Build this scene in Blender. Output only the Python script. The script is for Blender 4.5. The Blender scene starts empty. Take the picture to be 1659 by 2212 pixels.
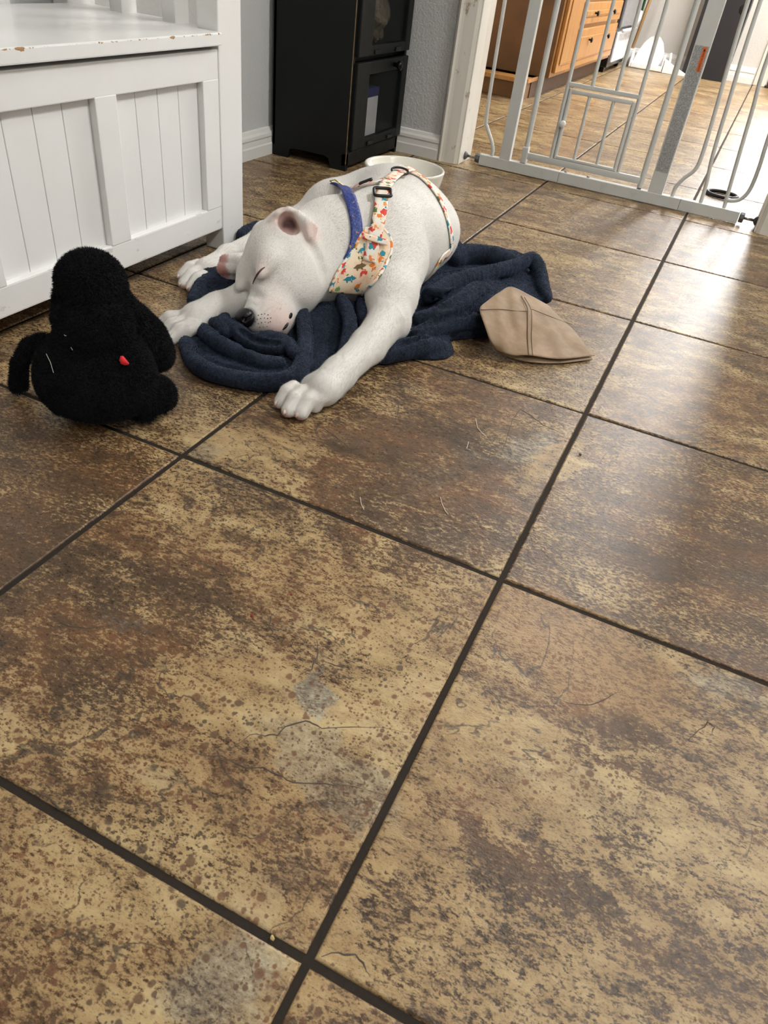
import bpy, bmesh, math, random
import numpy as np
from mathutils import Vector, Matrix
from mathutils.bvhtree import BVHTree

# ------------------------------------------------------------------ camera
W, H, FL = 1659, 2212, 1565.325
CAM = np.array([0.079744, -0.190547, 0.581635])
CR = np.array([0.8997668, 0.4224552, 0.1093223])
CU = np.array([-0.3427203, 0.5290529, 0.7763026])
CF = np.array([-0.2701158, 0.7359583, -0.6208082])
scene = bpy.context.scene
col = scene.collection
cd = bpy.data.cameras.new('camera')
cam = bpy.data.objects.new('camera', cd)
col.objects.link(cam)
cd.sensor_fit = 'VERTICAL'
cd.sensor_height = 36.0
cd.lens = 36.0 * FL / H
cd.clip_start = 0.02
cd.dof.use_dof = True
cd.dof.focus_distance = 1.3
cd.dof.aperture_fstop = 20.0
cam.matrix_world = Matrix(((CR[0], CU[0], -CF[0], CAM[0]), (CR[1], CU[1], -CF[1], CAM[1]),
                           (CR[2], CU[2], -CF[2], CAM[2]), (0, 0, 0, 1)))
scene.camera = cam

# ------------------------------------------------------------------ world, exposure
wd = bpy.data.worlds.new('world'); scene.world = wd; wd.use_nodes = True
wd.node_tree.nodes['Background'].inputs[0].default_value = (0.8, 0.86, 1.0, 1)
wd.node_tree.nodes['Background'].inputs[1].default_value = 0.25
vs = scene.view_settings
vs.view_transform = 'Standard'; vs.look = 'None'; vs.gamma = 1.0; vs.use_curve_mapping = False
vs.exposure = 0.36
LAMP_HALL, LAMP_KITCHEN = 56.0, 120.0      # emission of the lamp diffusers built below
LAMP_FILL = 34.0  # emission of the added fill lamp at the back of the hall
DAY_PANE = 18.0                          # daylight in the kitchen door's glass


def at(px, py, z=0.0):
    """ground-parallel plane of height z: where on it a point of the photograph lies (for laying out the scene)"""
    d = CF * FL + CR * (px - W / 2) - CU * (py - H / 2)
    return CAM + d * ((z - CAM[2]) / d[2])


# ------------------------------------------------------------------ object helpers
def tag(o, label=None, cat=None, group=None, kind=None):
    if label: o['label'] = label
    if cat: o['category'] = cat
    if group: o['group'] = group
    if kind: o['kind'] = kind
    return o


def link(name, me, mat=None, parent=None, loc=None):
    o = bpy.data.objects.new(name, me)
    col.objects.link(o)
    if mat is not None and me is not None:
        me.materials.append(mat)
    if parent is not None: o.parent = parent
    if loc is not None: o.location = loc
    return o


def empty(name, loc=(0, 0, 0)):
    o = bpy.data.objects.new(name, None)
    o.empty_display_size = 0.05
    col.objects.link(o)
    o.location = loc
    return o


def local(o, parent):
    """keep world coordinates of mesh data when the parent stands away from the origin"""
    o.matrix_parent_inverse = Matrix.Translation(parent.location).inverted()
    return o


class MB:
    """collects boxes, tubes, prisms; build() links them as one mesh object"""
    def __init__(self):
        self.bm = bmesh.new()

    def box(self, x0, x1, y0, y1, z0, z1, bev=0.0, seg=2):
        r = bmesh.ops.create_cube(self.bm, size=1.0)
        vv = r['verts']
        for v in vv:
            v.co.x = x0 if v.co.x < 0 else x1
            v.co.y = y0 if v.co.y < 0 else y1
            v.co.z = z0 if v.co.z < 0 else z1
        if bev > 0:
            es = list({e for v in vv for e in v.link_edges})
            bmesh.ops.bevel(self.bm, geom=es, offset=bev, segments=seg, affect='EDGES', profile=0.6)
        return self

    def tube(self, pts, r, n=10, caps=True, closed=False, flat=None):
        """sweep a circle (or ellipse: flat=(rx, ry, up)) along points; r may be a list"""
        pts = [Vector(p) for p in pts]
        rs = r if isinstance(r, (list, tuple)) else [r] * len(pts)
        rings = []
        prev = None
        N = len(pts)
        for i, p in enumerate(pts):
            if closed:
                t = pts[(i + 1) % N] - pts[i - 1]
            else:
                t = pts[min(i + 1, N - 1)] - pts[max(i - 1, 0)]
            t.normalize()
            if prev is None:
                a = Vector((0, 0, 1)) if abs(t.z) < 0.9 else Vector((1, 0, 0))
                u = t.cross(a).normalized()
            else:
                u = (prev - t * prev.dot(t)).normalized()
            prev = u
            v = t.cross(u)
            ring = []
            for k in range(n):
                a = 2 * math.pi * k / n
                ring.append(self.bm.verts.new(p + (u * math.cos(a) + v * math.sin(a)) * rs[i]))
            rings.append(ring)
        M = N if closed else N - 1
        for i in range(M):
            A, B = rings[i], rings[(i + 1) % N]
            for k in range(n):
                self.bm.faces.new((A[k], A[(k + 1) % n], B[(k + 1) % n], B[k]))
        if caps and not closed:
            self.bm.faces.new(rings[0][::-1]); self.bm.faces.new(rings[-1])
        return self

    def prism(self, poly, axis, a, b):
        """extrude a 2D polygon along axis from a to b; poly in the other two axes in cyclic order"""
        def mk(u, v, w):
            return {'x': (w, u, v), 'y': (v, w, u), 'z': (u, v, w)}[axis]
        A = [self.bm.verts.new(mk(u, v, a)) for u, v in poly]
        B = [self.bm.verts.new(mk(u, v, b)) for u, v in poly]
        n = len(poly)
        for i in range(n):
            self.bm.faces.new((A[i], A[(i + 1) % n], B[(i + 1) % n], B[i]))
        self.bm.faces.new(A[::-1]); self.bm.faces.new(B)
        return self

    def lathe(self, prof, c=(0, 0, 0), n=48):
        rings = []
        for r, z in prof:
            rings.append([self.bm.verts.new((c[0] + r * math.cos(2 * math.pi * k / n), c[1] + r * math.sin(2 * math.pi * k / n), c[2] + z)) for k in range(n)])
        for A, B in zip(rings, rings[1:]):
            for k in range(n):
                self.bm.faces.new((A[k], A[(k + 1) % n], B[(k + 1) % n], B[k]))
        return self

    def grid(self, P):
        """P: rows of points"""
        vv = [[self.bm.verts.new(p) for p in row] for row in P]
        for i in range(len(vv) - 1):
            for j in range(len(vv[0]) - 1):
                self.bm.faces.new((vv[i][j], vv[i][j + 1], vv[i + 1][j + 1], vv[i + 1][j]))
        return self

    def build(self, name, mat, parent=None, smooth=False, angle=None, loc=None):
        bmesh.ops.recalc_face_normals(self.bm, faces=self.bm.faces)
        me = bpy.data.meshes.new(name)
        self.bm.to_mesh(me); self.bm.free()
        if smooth or angle:
            for p in me.polygons: p.use_smooth = True
        o = link(name, me, mat, parent, loc)
        if angle:
            me.set_sharp_from_angle(angle=math.radians(angle))
        if parent is not None and parent.type == 'EMPTY' and loc is None:
            local(o, parent)
        return o


# ------------------------------------------------------------------ material helpers
class NT:
    def __init__(self, name):
        self.m = bpy.data.materials.new(name)
        self.m.use_nodes = True
        self.t = self.m.node_tree
        self.b = self.t.nodes['Principled BSDF']
        self.out = self.t.nodes['Material Output']

    def n(self, typ, **kw):
        nd = self.t.nodes.new(typ)
        for k, v in kw.items(): setattr(nd, k, v)
        return nd

    def put(self, sock, v):
        if isinstance(v, bpy.types.NodeSocket): self.t.links.new(v, sock)
        elif v is not None: sock.default_value = v

    def math(self, op, a, b=None, c=None, clamp=False):
        nd = self.n('ShaderNodeMath', operation=op, use_clamp=clamp)
        self.put(nd.inputs[0], a); self.put(nd.inputs[1], b); self.put(nd.inputs[2], c)
        return nd.outputs[0]

    def vmath(self, op, a, b=None, s=None):
        nd = self.n('ShaderNodeVectorMath', operation=op)
        self.put(nd.inputs[0], a); self.put(nd.inputs[1], b)
        if s is not None: self.put(nd.inputs['Scale'], s)
        return nd.outputs[1] if op in ('LENGTH', 'DISTANCE', 'DOT_PRODUCT') else nd.outputs[0]

    def noise(self, vec, scale, detail=4, rough=0.55, dist=0.0, w=None, color=False):
        nd = self.n('ShaderNodeTexNoise', noise_dimensions='4D' if w is not None else '3D')
        self.put(nd.inputs['Vector'], vec)
        if w is not None: self.put(nd.inputs['W'], w)
        nd.inputs['Scale'].default_value = scale; nd.inputs['Detail'].default_value = detail
        nd.inputs['Roughness'].default_value = rough; nd.inputs['Distortion'].default_value = dist
        return nd.outputs[1 if color else 0]

    def voro(self, vec, scale, feature='F1', rand=1.0):
        nd = self.n('ShaderNodeTexVoronoi', feature=feature)
        self.put(nd.inputs['Vector'], vec); nd.inputs['Scale'].default_value = scale
        nd.inputs['Randomness'].default_value = rand
        return nd.outputs

    def ramp(self, fac, stops, interp='LINEAR'):
        nd = self.n('ShaderNodeValToRGB')
        cr = nd.color_ramp; cr.interpolation = interp
        while len(cr.elements) < len(stops): cr.elements.new(0.5)
        for e, (p, c) in zip(cr.elements, stops):
            e.position = p
            e.color = (c, c, c, 1) if isinstance(c, (int, float)) else (*c, 1)
        self.put(nd.inputs[0], fac)
        return nd.outputs[0]

    def mix(self, fac, a, b, mode='MIX'):
        nd = self.n('ShaderNodeMix', data_type='RGBA', blend_type=mode)
        self.put(nd.inputs[0], fac)
        for s, v in ((nd.inputs[6], a), (nd.inputs[7], b)):
            self.put(s, (*v, 1) if isinstance(v, tuple) and len(v) == 3 else v)
        return nd.outputs[2]

    def mapr(self, v, a, b, c=0.0, d=1.0):
        nd = self.n('ShaderNodeMapRange', interpolation_type='SMOOTHSTEP')
        self.put(nd.inputs[0], v)
        for i, q in enumerate((a, b, c, d)): self.put(nd.inputs[i + 1], q)
        return nd.outputs[0]

    def bump(self, h, strength=0.3, dist=0.002, normal=None):
        nd = self.n('ShaderNodeBump')
        nd.inputs['Strength'].default_value = strength; nd.inputs['Distance'].default_value = dist
        self.put(nd.inputs['Height'], h); self.put(nd.inputs['Normal'], normal)
        return nd.outputs[0]

    def pos(self): return self.n('ShaderNodeNewGeometry').outputs['Position']
    def obj(self): return self.n('ShaderNodeTexCoord').outputs['Object']

    def set(self, **kw):
        for k, v in kw.items():
            s = self.b.inputs[k.replace('_', ' ')]
            self.put(s, (*v, 1) if isinstance(v, tuple) and len(v) == 3 and s.type == 'RGBA' else v)
        return self


def srgb(r, g, b):
    def f(c):
        c /= 255.0
        return c / 12.92 if c <= 0.04045 else ((c + 0.055) / 1.055) ** 2.4
    return (f(r), f(g), f(b))


MATS = {}
def plain(name, rgb, rough=0.5, metal=0.0, var=0.06, scale=30, bump=0.0, bscale=200, **kw):
    """simple painted / plastic / metal surface with faint procedural variation"""
    if name in MATS: return MATS[name]
    t = NT(name)
    p = t.pos()
    nz = t.noise(p, scale, 4, 0.6)
    v = t.mapr(nz, 0.3, 0.7, 1 - var, 1 + var)
    c = t.vmath('SCALE', (*rgb,), s=v)
    t.set(Base_Color=c, Roughness=t.mapr(nz, 0.2, 0.8, max(0.02, rough - 0.06), rough + 0.06), Metallic=metal)
    if bump: t.set(Normal=t.bump(t.noise(p, bscale, 3, 0.6), bump, 0.001))
    for k, v in kw.items(): t.set(**{k: v})
    MATS[name] = t.m
    return t.m


def emitter(name, rgb, s):
    t = NT(name)
    t.set(Base_Color=rgb, Emission_Color=rgb, Emission_Strength=s)
    return t.m
# ------------------------------------------------------------------ room shell
T = 0.46                                     # tile pitch
XL, YF, YF2 = -1.262, 2.345, 2.465           # left wall face, doorway wall faces
YB, XR, ZC = -2.30, 2.30, 2.44
KXL, KXR, KY = -1.95, 1.75, 6.64             # kitchen
OL, OR, OT = -0.760, 0.203, 2.05             # door opening


def wall_mat(name, rgb):
    t = NT(name)
    p = t.pos()
    a = t.noise(p, 140, 3, 0.5); b = t.noise(p, 45, 2, 0.5)
    h = t.math('ADD', t.mapr(a, 0.42, 0.62), t.math('MULTIPLY', b, 0.5))
    st = t.noise(p, 3.0, 5, 0.6)
    t.set(Base_Color=t.mix(t.mapr(st, 0.35, 0.75, 0, 0.12), rgb, tuple(c * 0.75 for c in rgb)), Roughness=0.6,
          Normal=t.bump(h, 0.35, 0.0015))
    return t.m


M_WALL = wall_mat('grey_wall_paint', srgb(198, 199, 197))
M_KWALL = wall_mat('kitchen_wall_paint', srgb(206, 202, 196))
M_CEIL = wall_mat('ceiling_paint', srgb(232, 232, 230))


def trim_mat(name, rgb, wear, wear_rgb):
    t = NT(name)
    p = t.pos()
    n1 = t.noise(p, 26, 6, 0.68, 0.3)
    sc = t.vmath('MULTIPLY', p, (1.0, 1.0, 0.25))
    n2 = t.noise(sc, 60, 5, 0.7)
    f = t.mapr(t.math('ADD', n1, t.math('MULTIPLY', n2, 0.5)), 0.98 - wear, 1.08 - wear)
    t.set(Base_Color=t.mix(t.math('MULTIPLY', f, 0.75), rgb, wear_rgb), Roughness=0.38, Normal=t.bump(n1, 0.08, 0.001))
    return t.m


M_TRIM = trim_mat('white_trim_paint', srgb(222, 221, 216), -0.05, srgb(150, 128, 98))
M_TRIMW = trim_mat('worn_trim_paint', srgb(216, 212, 202), 0.11, srgb(142, 112, 76))


def structure(mb, name, mat, **kw):
    o = mb.build(name, mat, **kw)
    o['kind'] = 'structure'
    return o


structure(MB().box(XL - 0.1, XL, YB, YF2, 0, ZC), 'wall_left', M_WALL)
structure(MB().box(XL - 0.1, OL - 0.02, YF, YF2, 0, ZC).box(OR + 0.02, XR + 0.1, YF, YF2, 0, ZC).box(OL - 0.02, OR + 0.02, YF, YF2, OT + 0.02, ZC),
          'wall_doorway', M_WALL)
structure(MB().box(XR, XR + 0.1, YB, YF, 0, ZC), 'wall_right', M_WALL)
structure(MB().box(XL - 0.1, XR + 0.1, YB - 0.1, YB, 0, ZC), 'wall_back', M_WALL)
structure(MB().box(XL - 0.1, XR + 0.1, YB - 0.1, YF2, ZC, ZC + 0.08), 'ceiling', M_CEIL)
structure(MB().box(KXL - 0.1, KXL, YF2, KY, 0, ZC), 'wall_kitchen_left', M_KWALL)
structure(MB().box(KXR, KXR + 0.1, YF2, KY, 0, ZC), 'wall_kitchen_right', M_KWALL)
structure(MB().box(KXL - 0.1, KXR + 0.1, KY, KY + 0.1, 0, ZC), 'wall_kitchen_far', M_KWALL)
structure(MB().box(KXL - 0.1, KXR + 0.1, YF2, KY + 0.1, ZC, ZC + 0.08), 'ceiling_kitchen', M_CEIL)
structure(MB().box(KXL - 0.1, XL - 0.1, YF2 - 0.1, YF2, 0, ZC), 'wall_kitchen_front', M_KWALL)

# baseboards: two-step moulded profile, (depth, height)
BB = [(0, 0), (0.016, 0), (0.016, 0.030), (0.0135, 0.034), (0.012, 0.048), (0.014, 0.052), (0.013, 0.060), (0.008, 0.066), (0.0055, 0.074), (0, 0.076)]
structure(MB().prism([(z, XL + d) for d, z in BB], 'y', YB, YF), 'baseboard_left', M_TRIM)
structure(MB().prism([(YF - d, z) for d, z in BB], 'x', XL, OL - 0.074), 'baseboard_doorway', M_TRIM)
structure(MB().prism([(YF - d, z) for d, z in BB], 'x', OR + 0.08, XR), 'baseboard_doorway_right', M_TRIM)
structure(MB().prism([(KY - d * 1.3, z * 1.35) for d, z in BB], 'x', KXL, -0.01), 'baseboard_kitchen', M_TRIM)

# door casing (front) and jambs
def casing(name, x0, x1, inner):
    """profile across x; inner = side of the opening"""
    w = x1 - x0
    prof = [(0, 0), (0, 0.016), (0.10, 0.019), (0.2, 0.015), (0.32, 0.013), (0.5, 0.012), (0.72, 0.010), (0.86, 0.009), (0.94, 0.006), (1, 0.004), (1, 0)]
    pl = []
    for u, d in prof:
        x = x0 + u * w if inner == 'r' else x1 - u * w
        pl.append((x, YF - d))
    return structure(MB().prism(pl, 'z', 0.0, OT + 0.07), name, M_TRIMW)


casing('trim_1', OL - 0.072, OL - 0.006, 'r')
casing('trim_2', OR + 0.006, OR + 0.078, 'l')
structure(MB().box(OL - 0.072, OR + 0.078, YF - 0.016, YF, OT + 0.005, OT + 0.07), 'trim_3', M_TRIM)
structure(MB().box(OL - 0.02, OL, YF - 0.002, YF2 + 0.002, 0, OT + 0.02, 0.002), 'trim_4', M_TRIMW)
structure(MB().box(OR, OR + 0.02, YF - 0.002, YF2 + 0.002, 0, OT + 0.02, 0.002), 'trim_5', M_TRIMW)
structure(MB().box(OL, OR, YF - 0.002, YF2 + 0.002, OT, OT + 0.02), 'trim_6', M_TRIM)
# worn door trim and dark door at the kitchen's far right
structure(MB().box(0.0, 0.085, KY - 0.022, KY, 0, 2.1, 0.004), 'trim_7', M_TRIMW)
M_DDOOR = plain('stained_door', srgb(92, 62, 36), 0.4)
d1 = structure(MB().box(0.095, 0.175, KY - 0.012, KY + 0.01, 0.012, 2.05, 0.003).box(0.64, 0.95, KY - 0.012, KY + 0.01, 0.012, 2.05, 0.003)
               .box(0.17, 0.65, KY - 0.012, KY + 0.01, 0.012, 0.62, 0.003).box(0.17, 0.65, KY - 0.012, KY + 0.01, 1.98, 2.05, 0.003), 'door_1', M_DDOOR)
MB().box(0.22, 0.60, KY - 0.018, KY - 0.008, 0.12, 0.54, 0.004).build('panel', M_DDOOR, d1)
MB().box(0.17, 0.645, KY - 0.004, KY + 0.004, 0.615, 1.985).build('lit_pane', emitter('daylight_pane', (0.93, 0.97, 1.0), DAY_PANE), d1)
structure(MB().box(0.085, 0.96, KY - 0.04, KY - 0.012, 0, 0.012, 0.003), 'trim_8', plain('threshold_metal', srgb(60, 56, 50), 0.4, 0.6))


# ------------------------------------------------------------------ tiled floor
def tile_mat():
    t = NT('slate_look_tile')
    p = t.pos()
    oi = t.n('ShaderNodeObjectInfo')
    sep = t.n('ShaderNodeSeparateColor'); t.put(sep.inputs[0], oi.outputs['Color'])
    kb, kp, kg = sep.outputs[0], sep.outputs[1], sep.outputs[2]     # brown, pits, grey of this tile
    # every slab reads another part of the printed stone: the slab's random number lifts the lookup
    cz = t.n('ShaderNodeCombineXYZ'); t.put(cz.inputs[2], t.math('MULTIPLY', oi.outputs['Random'], 61.0))
    q = t.vmath('ADD', p, cz.outputs[0])
    ps = t.n('ShaderNodeMapping')
    t.put(ps.inputs['Vector'], q); ps.inputs['Rotation'].default_value = (0, 0, -0.35); ps.inputs['Scale'].default_value = (0.66, 1.2, 1.0)
    v = ps.outputs[0]
    big = t.noise(v, 5.5, 5, 0.6, 0.5)
    mid = t.noise(v, 30.0, 6, 0.72, 0.3)
    fine = t.noise(v, 230.0, 4, 0.78)
    warp = t.vmath('SCALE', t.vmath('SUBTRACT', t.noise(p, 16, 5, 0.65, color=True), (0.5, 0.5, 0.5)), s=0.12)
    pw = t.vmath('ADD', p, warp)

    def blob(px, py, rx, ry, ang=0.0, soft=0.35):
        c = at(px, py)
        mp = t.n('ShaderNodeMapping', vector_type='TEXTURE')
        t.put(mp.inputs['Vector'], pw)
        mp.inputs['Location'].default_value = (c[0], c[1], 0); mp.inputs['Rotation'].default_value = (0, 0, ang)
        mp.inputs['Scale'].default_value = (rx, ry, 1000.0)
        return t.mapr(t.vmath('LENGTH', mp.outputs[0]), 1.0 + soft * 0.3, 1.0 - soft, 0, 1)

    def total(lst):
        s = None
        for k, a in lst:
            m = t.math('MULTIPLY', blob(*a), k)
            s = m if s is None else t.math('ADD', s, m)
        return s
    # + cream, - brown: stains of the stone print, each in its place on its slab
    tone_b = total([(-0.17, (900, 1040, 0.150, 0.20, 0.3, 0.2)), (0.22, (545, 955, 0.11, 0.06, 0.5)), (0.22, (1190, 1000, 0.035, 0.10, -0.3)),
                    (0.20, (560, 1500, 0.12, 0.05, 0.15)), (-0.12, (240, 1330, 0.16, 0.12, 0.3)), (0.12, (700, 1730, 0.16, 0.06, 0.3)),
                    (0.14, (880, 1400, 0.05, 0.09, 0.2)), (-0.20, (1330, 1560, 0.06, 0.02, -0.2)), (0.20, (1060, 1620, 0.10, 0.06, -0.2)),
                    (-0.20, (1180, 1900, 0.12, 0.018, -0.25)), (-0.16, (1250, 1740, 0.10, 0.012, -0.25)), (-0.16, (1420, 1690, 0.10, 0.012, -0.1)),
                    (0.15, (620, 2040, 0.07, 0.05, 0.1)), (-0.10, (1450, 1140, 0.2, 0.12, 0.1)), (-0.12, (160, 1110, 0.10, 0.12, 0.1))])
    grey_b = total([(1.0, (700, 1490, 0.030, 0.016, -0.8, 0.3)), (0.55, (700, 1650, 0.085, 0.036, -0.3, 0.3)), (0.7, (1150, 960, 0.022, 0.07, -0.4, 0.4)),
                    (0.8, (500, 2090, 0.05, 0.035, 0.4, 0.5)), (0.5, (280, 1330, 0.03, 0.012, 0.1, 0.4)), (0.6, (1560, 1500, 0.06, 0.02, 0.2, 0.5)), (0.5, (440, 980, 0.03, 0.02, 0, .5))])
    tan_b = blob(1250, 1400, 0.13, 0.075, -0.25, 0.3)
    tone = t.math('MULTIPLY_ADD', t.math('SUBTRACT', big, 0.5), 0.60, 0.50)
    tone = t.math('ADD', tone, t.math('MULTIPLY', t.math('SUBTRACT', mid, 0.5), 0.70))
    tone = t.math('ADD', tone, t.math('SUBTRACT', tone_b, t.math('MULTIPLY', t.math('SUBTRACT', kb, 0.5), 0.65)))
    # granular dissolve from cream to brown
    grain = t.mapr(t.math('ADD', tone, t.math('MULTIPLY', t.math('SUBTRACT', fine, 0.5), 1.9)), 0.38, 0.58)
    red = t.noise(v, 9.0, 4, 0.66, 0.4)
    brown = t.ramp(t.math('ADD', t.math('MULTIPLY', red, 0.6), t.math('MULTIPLY', mid, 0.4)), [(0.36, srgb(64, 52, 39)), (0.48, srgb(88, 68, 49)), (0.58, srgb(106, 77, 52)), (0.7, srgb(116, 87, 60))])
    cream = t.ramp(t.math('ADD', t.math('MULTIPLY', mid, 0.6), t.math('MULTIPLY', big, 0.4)), [(0.36, srgb(131, 104, 73)), (0.5, srgb(159, 134, 94)), (0.64, srgb(183, 162, 119))])
    brown = t.vmath('SCALE', brown, s=t.mapr(fine, 0.30, 0.70, 0.70, 1.35))
    c = t.mix(grain, brown, cream)
    c = t.mix(t.math('MULTIPLY', tan_b, 0.7), c, t.mix(t.mapr(fine, 0.38, 0.62), srgb(124, 94, 64), srgb(164, 132, 90)))
    # grey veils
    gn = t.noise(q, 6.5, 4, 0.6, 0.9)
    gm = t.math('ADD', t.math('MULTIPLY', t.mapr(gn, 0.56, 0.72), t.math('ADD', kg, 0.05)), grey_b, clamp=True)
    gcol = t.ramp(t.math('ADD', t.math('MULTIPLY', fine, 0.5), t.math('MULTIPLY', mid, 0.5)), [(0.38, srgb(72, 66, 60)), (0.5, srgb(112, 108, 98)), (0.62, srgb(176, 172, 150))])
    c = t.mix(t.math('MULTIPLY', gm, 0.8), c, gcol)
    # pits: little round craters, in swarms
    pmask = t.mapr(t.math('ADD', t.math('ADD', gn, t.math('MULTIPLY', t.math('SUBTRACT', kp, 0.5), 0.45)), t.math('MULTIPLY', t.math('SUBTRACT', mid, 0.5), 0.8)), 0.44, 0.58)
    pf = None
    for sc, r1 in ((78.0, 0.40), (170.0, 0.50), (300.0, 0.5)):
        vo = t.voro(t.vmath('ADD', q, t.vmath('SCALE', warp, s=0.08)), sc)
        s2 = t.n('ShaderNodeSeparateColor'); t.put(s2.inputs[0], vo['Color'])
        rad = t.mapr(s2.outputs[0], 0.35, 1.0, 0.0, r1)
        inside = t.mapr(t.math('DIVIDE', vo['Distance'], t.math('ADD', rad, 0.001)), 1.05, 0.62)
        pf = inside if pf is None else t.math('MAXIMUM', pf, inside)
    pf = t.math('MULTIPLY', pf, pmask)
    c = t.mix(t.math('MULTIPLY', pf, 0.85), c, t.mix(t.mapr(red, 0.4, 0.6), srgb(70, 58, 46), srgb(112, 76, 50)))
    # cleft lines: thin wandering ledges
    ln = t.noise(q, 4.2, 6, 0.55, 1.1)
    sdf = t.math('SUBTRACT', ln, 0.5)
    gate = t.mapr(red, 0.49, 0.55)
    line = t.math('MULTIPLY', t.mapr(t.math('ABSOLUTE', sdf), 0.007, 0.001), gate)
    c = t.mix(t.math('MULTIPLY', line, 0.8), c, srgb(62, 54, 46))
    # fine dark specks everywhere
    spk = t.noise(v, 560.0, 2, 0.75)
    c = t.mix(t.mapr(t.math('ADD', spk, t.math('MULTIPLY', t.math('SUBTRACT', mid, 0.5), 0.7)), 0.47, 0.34, 0, 0.5), c, srgb(64, 52, 40))
    c = t.vmath('MULTIPLY', c, (1.0, 0.985, 0.985))
    # relief
    h = t.math('ADD', t.math('MULTIPLY', mid, 0.9), t.math('MULTIPLY', fine, 0.45))
    h = t.math('ADD', h, t.math('MULTIPLY', big, 1.3))
    t.set(Base_Color=c, Roughness=t.mapr(t.math('ADD', fine, t.math('MULTIPLY', pf, 0.4)), 0.25, 0.9, 0.25, 0.44), Specular_IOR_Level=0.36,
          Normal=t.bump(h, 0.75, 0.0022))
    return t.m


M_TILE = tile_mat()
g = NT('dark_grout')
gn = g.noise(g.pos(), 300, 4, 0.7)
g.set(Base_Color=g.mix(gn, srgb(36, 31, 27), srgb(54, 47, 40)), Roughness=0.85, Specular_IOR_Level=0.15, Normal=g.bump(gn, 0.4, 0.001))
GROUT = 0.0068
floor = structure(MB().box(KXL - 0.1, XR + 0.1, YB - 0.1, KY + 0.1, -0.03, -0.0022), 'floor', g.m)


def tile_mesh(seed, w=T, d=T):
    rnd = random.Random(seed)
    bm = bmesh.new()
    hw, hd, bv = (w - GROUT) / 2, (d - GROUT) / 2, 0.0024
    n = 8
    def loop(inset, z, jit):
        pts = []
        for (x0, y0, x1, y1) in ((-1, -1, 1, -1), (1, -1, 1, 1), (1, 1, -1, 1), (-1, 1, -1, -1)):
            for k in range(n):
                u = k / n
                j = rnd.uniform(-jit, jit) if k else 0
                x = (x0 + (x1 - x0) * u) * (hw - inset + (j if y0 != y1 else 0)); y = (y0 + (y1 - y0) * u) * (hd - inset + (j if x0 != x1 else 0))
                pts.append(bm.verts.new((x, y, z)))
        return pts
    rows = [loop(0.0, -0.02, 0), loop(0.0, -0.0020, 0.0003), loop(0.0008, -0.0006, 0.0003), loop(bv, 0.0, 0.0004)]
    for A, B in zip(rows, rows[1:]):
        for i in range(len(A)):
            bm.faces.new((A[i], A[(i + 1) % len(A)], B[(i + 1) % len(A)], B[i]))
    bm.faces.new(rows[-1])
    bmesh.ops.recalc_face_normals(bm, faces=bm.faces)
    me = bpy.data.meshes.new('floor_tile'); bm.to_mesh(me); bm.free()
    for p in me.polygons: p.use_smooth = len(p.vertices) == 4
    me.materials.append(M_TILE)
    return me


tile_meshes = [tile_mesh(s) for s in range(3)]
rt = random.Random(8)
# brown, pits, grey of the slabs in front: keyed by the slab's cell (cells run from grid line to grid line)
KEY = {(-1, 1): (0.62, 0.15, 0.25), (-1, 0): (0.46, 0.95, 0.15), (0, 0): (0.44, 0.45, 0.15), (0, 1): (0.66, 0.3, 0.2), (-2, 0): (0.66, 0.55, 0.3),
       (-1, -1): (0.40, 0.75, 0.6), (0, -1): (0.45, 0.7, 0.3), (-2, 1): (0.60, 0.2, 0.35), (0, 2): (0.58, 0.2, 0.4), (-1, 2): (0.56, 0.4, 0.5)}
TILES = {}
for i in range(-5, 6):
    for j in range(-6, 15):
        cx, cy = (i + 0.5) * T, (j + 0.5) * T
        if cy < YF + 0.2 and (cx < XL - 0.25 or cx > XR + 0.2 or cy < YB - 0.2): continue
        if cy >= YF + 0.2 and (cx > KXR + 0.2): continue
        o = link('tile', tile_meshes[(i * 7 + j * 3) % 3], None, floor, (cx, cy, 0))
        k = KEY.get((i, j))
        if k is None:
            k = (0.53 + rt.uniform(-0.07, 0.1), rt.uniform(0.1, 0.6), rt.uniform(0.1, 0.5))
            if j >= 5: k = (0.47 + rt.uniform(-0.04, 0.05), 0.1, 0.3)
        o.color = (*k, 1)
        o.location.z = rt.uniform(-0.0005, 0.0)
        TILES[i, j] = o

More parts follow.
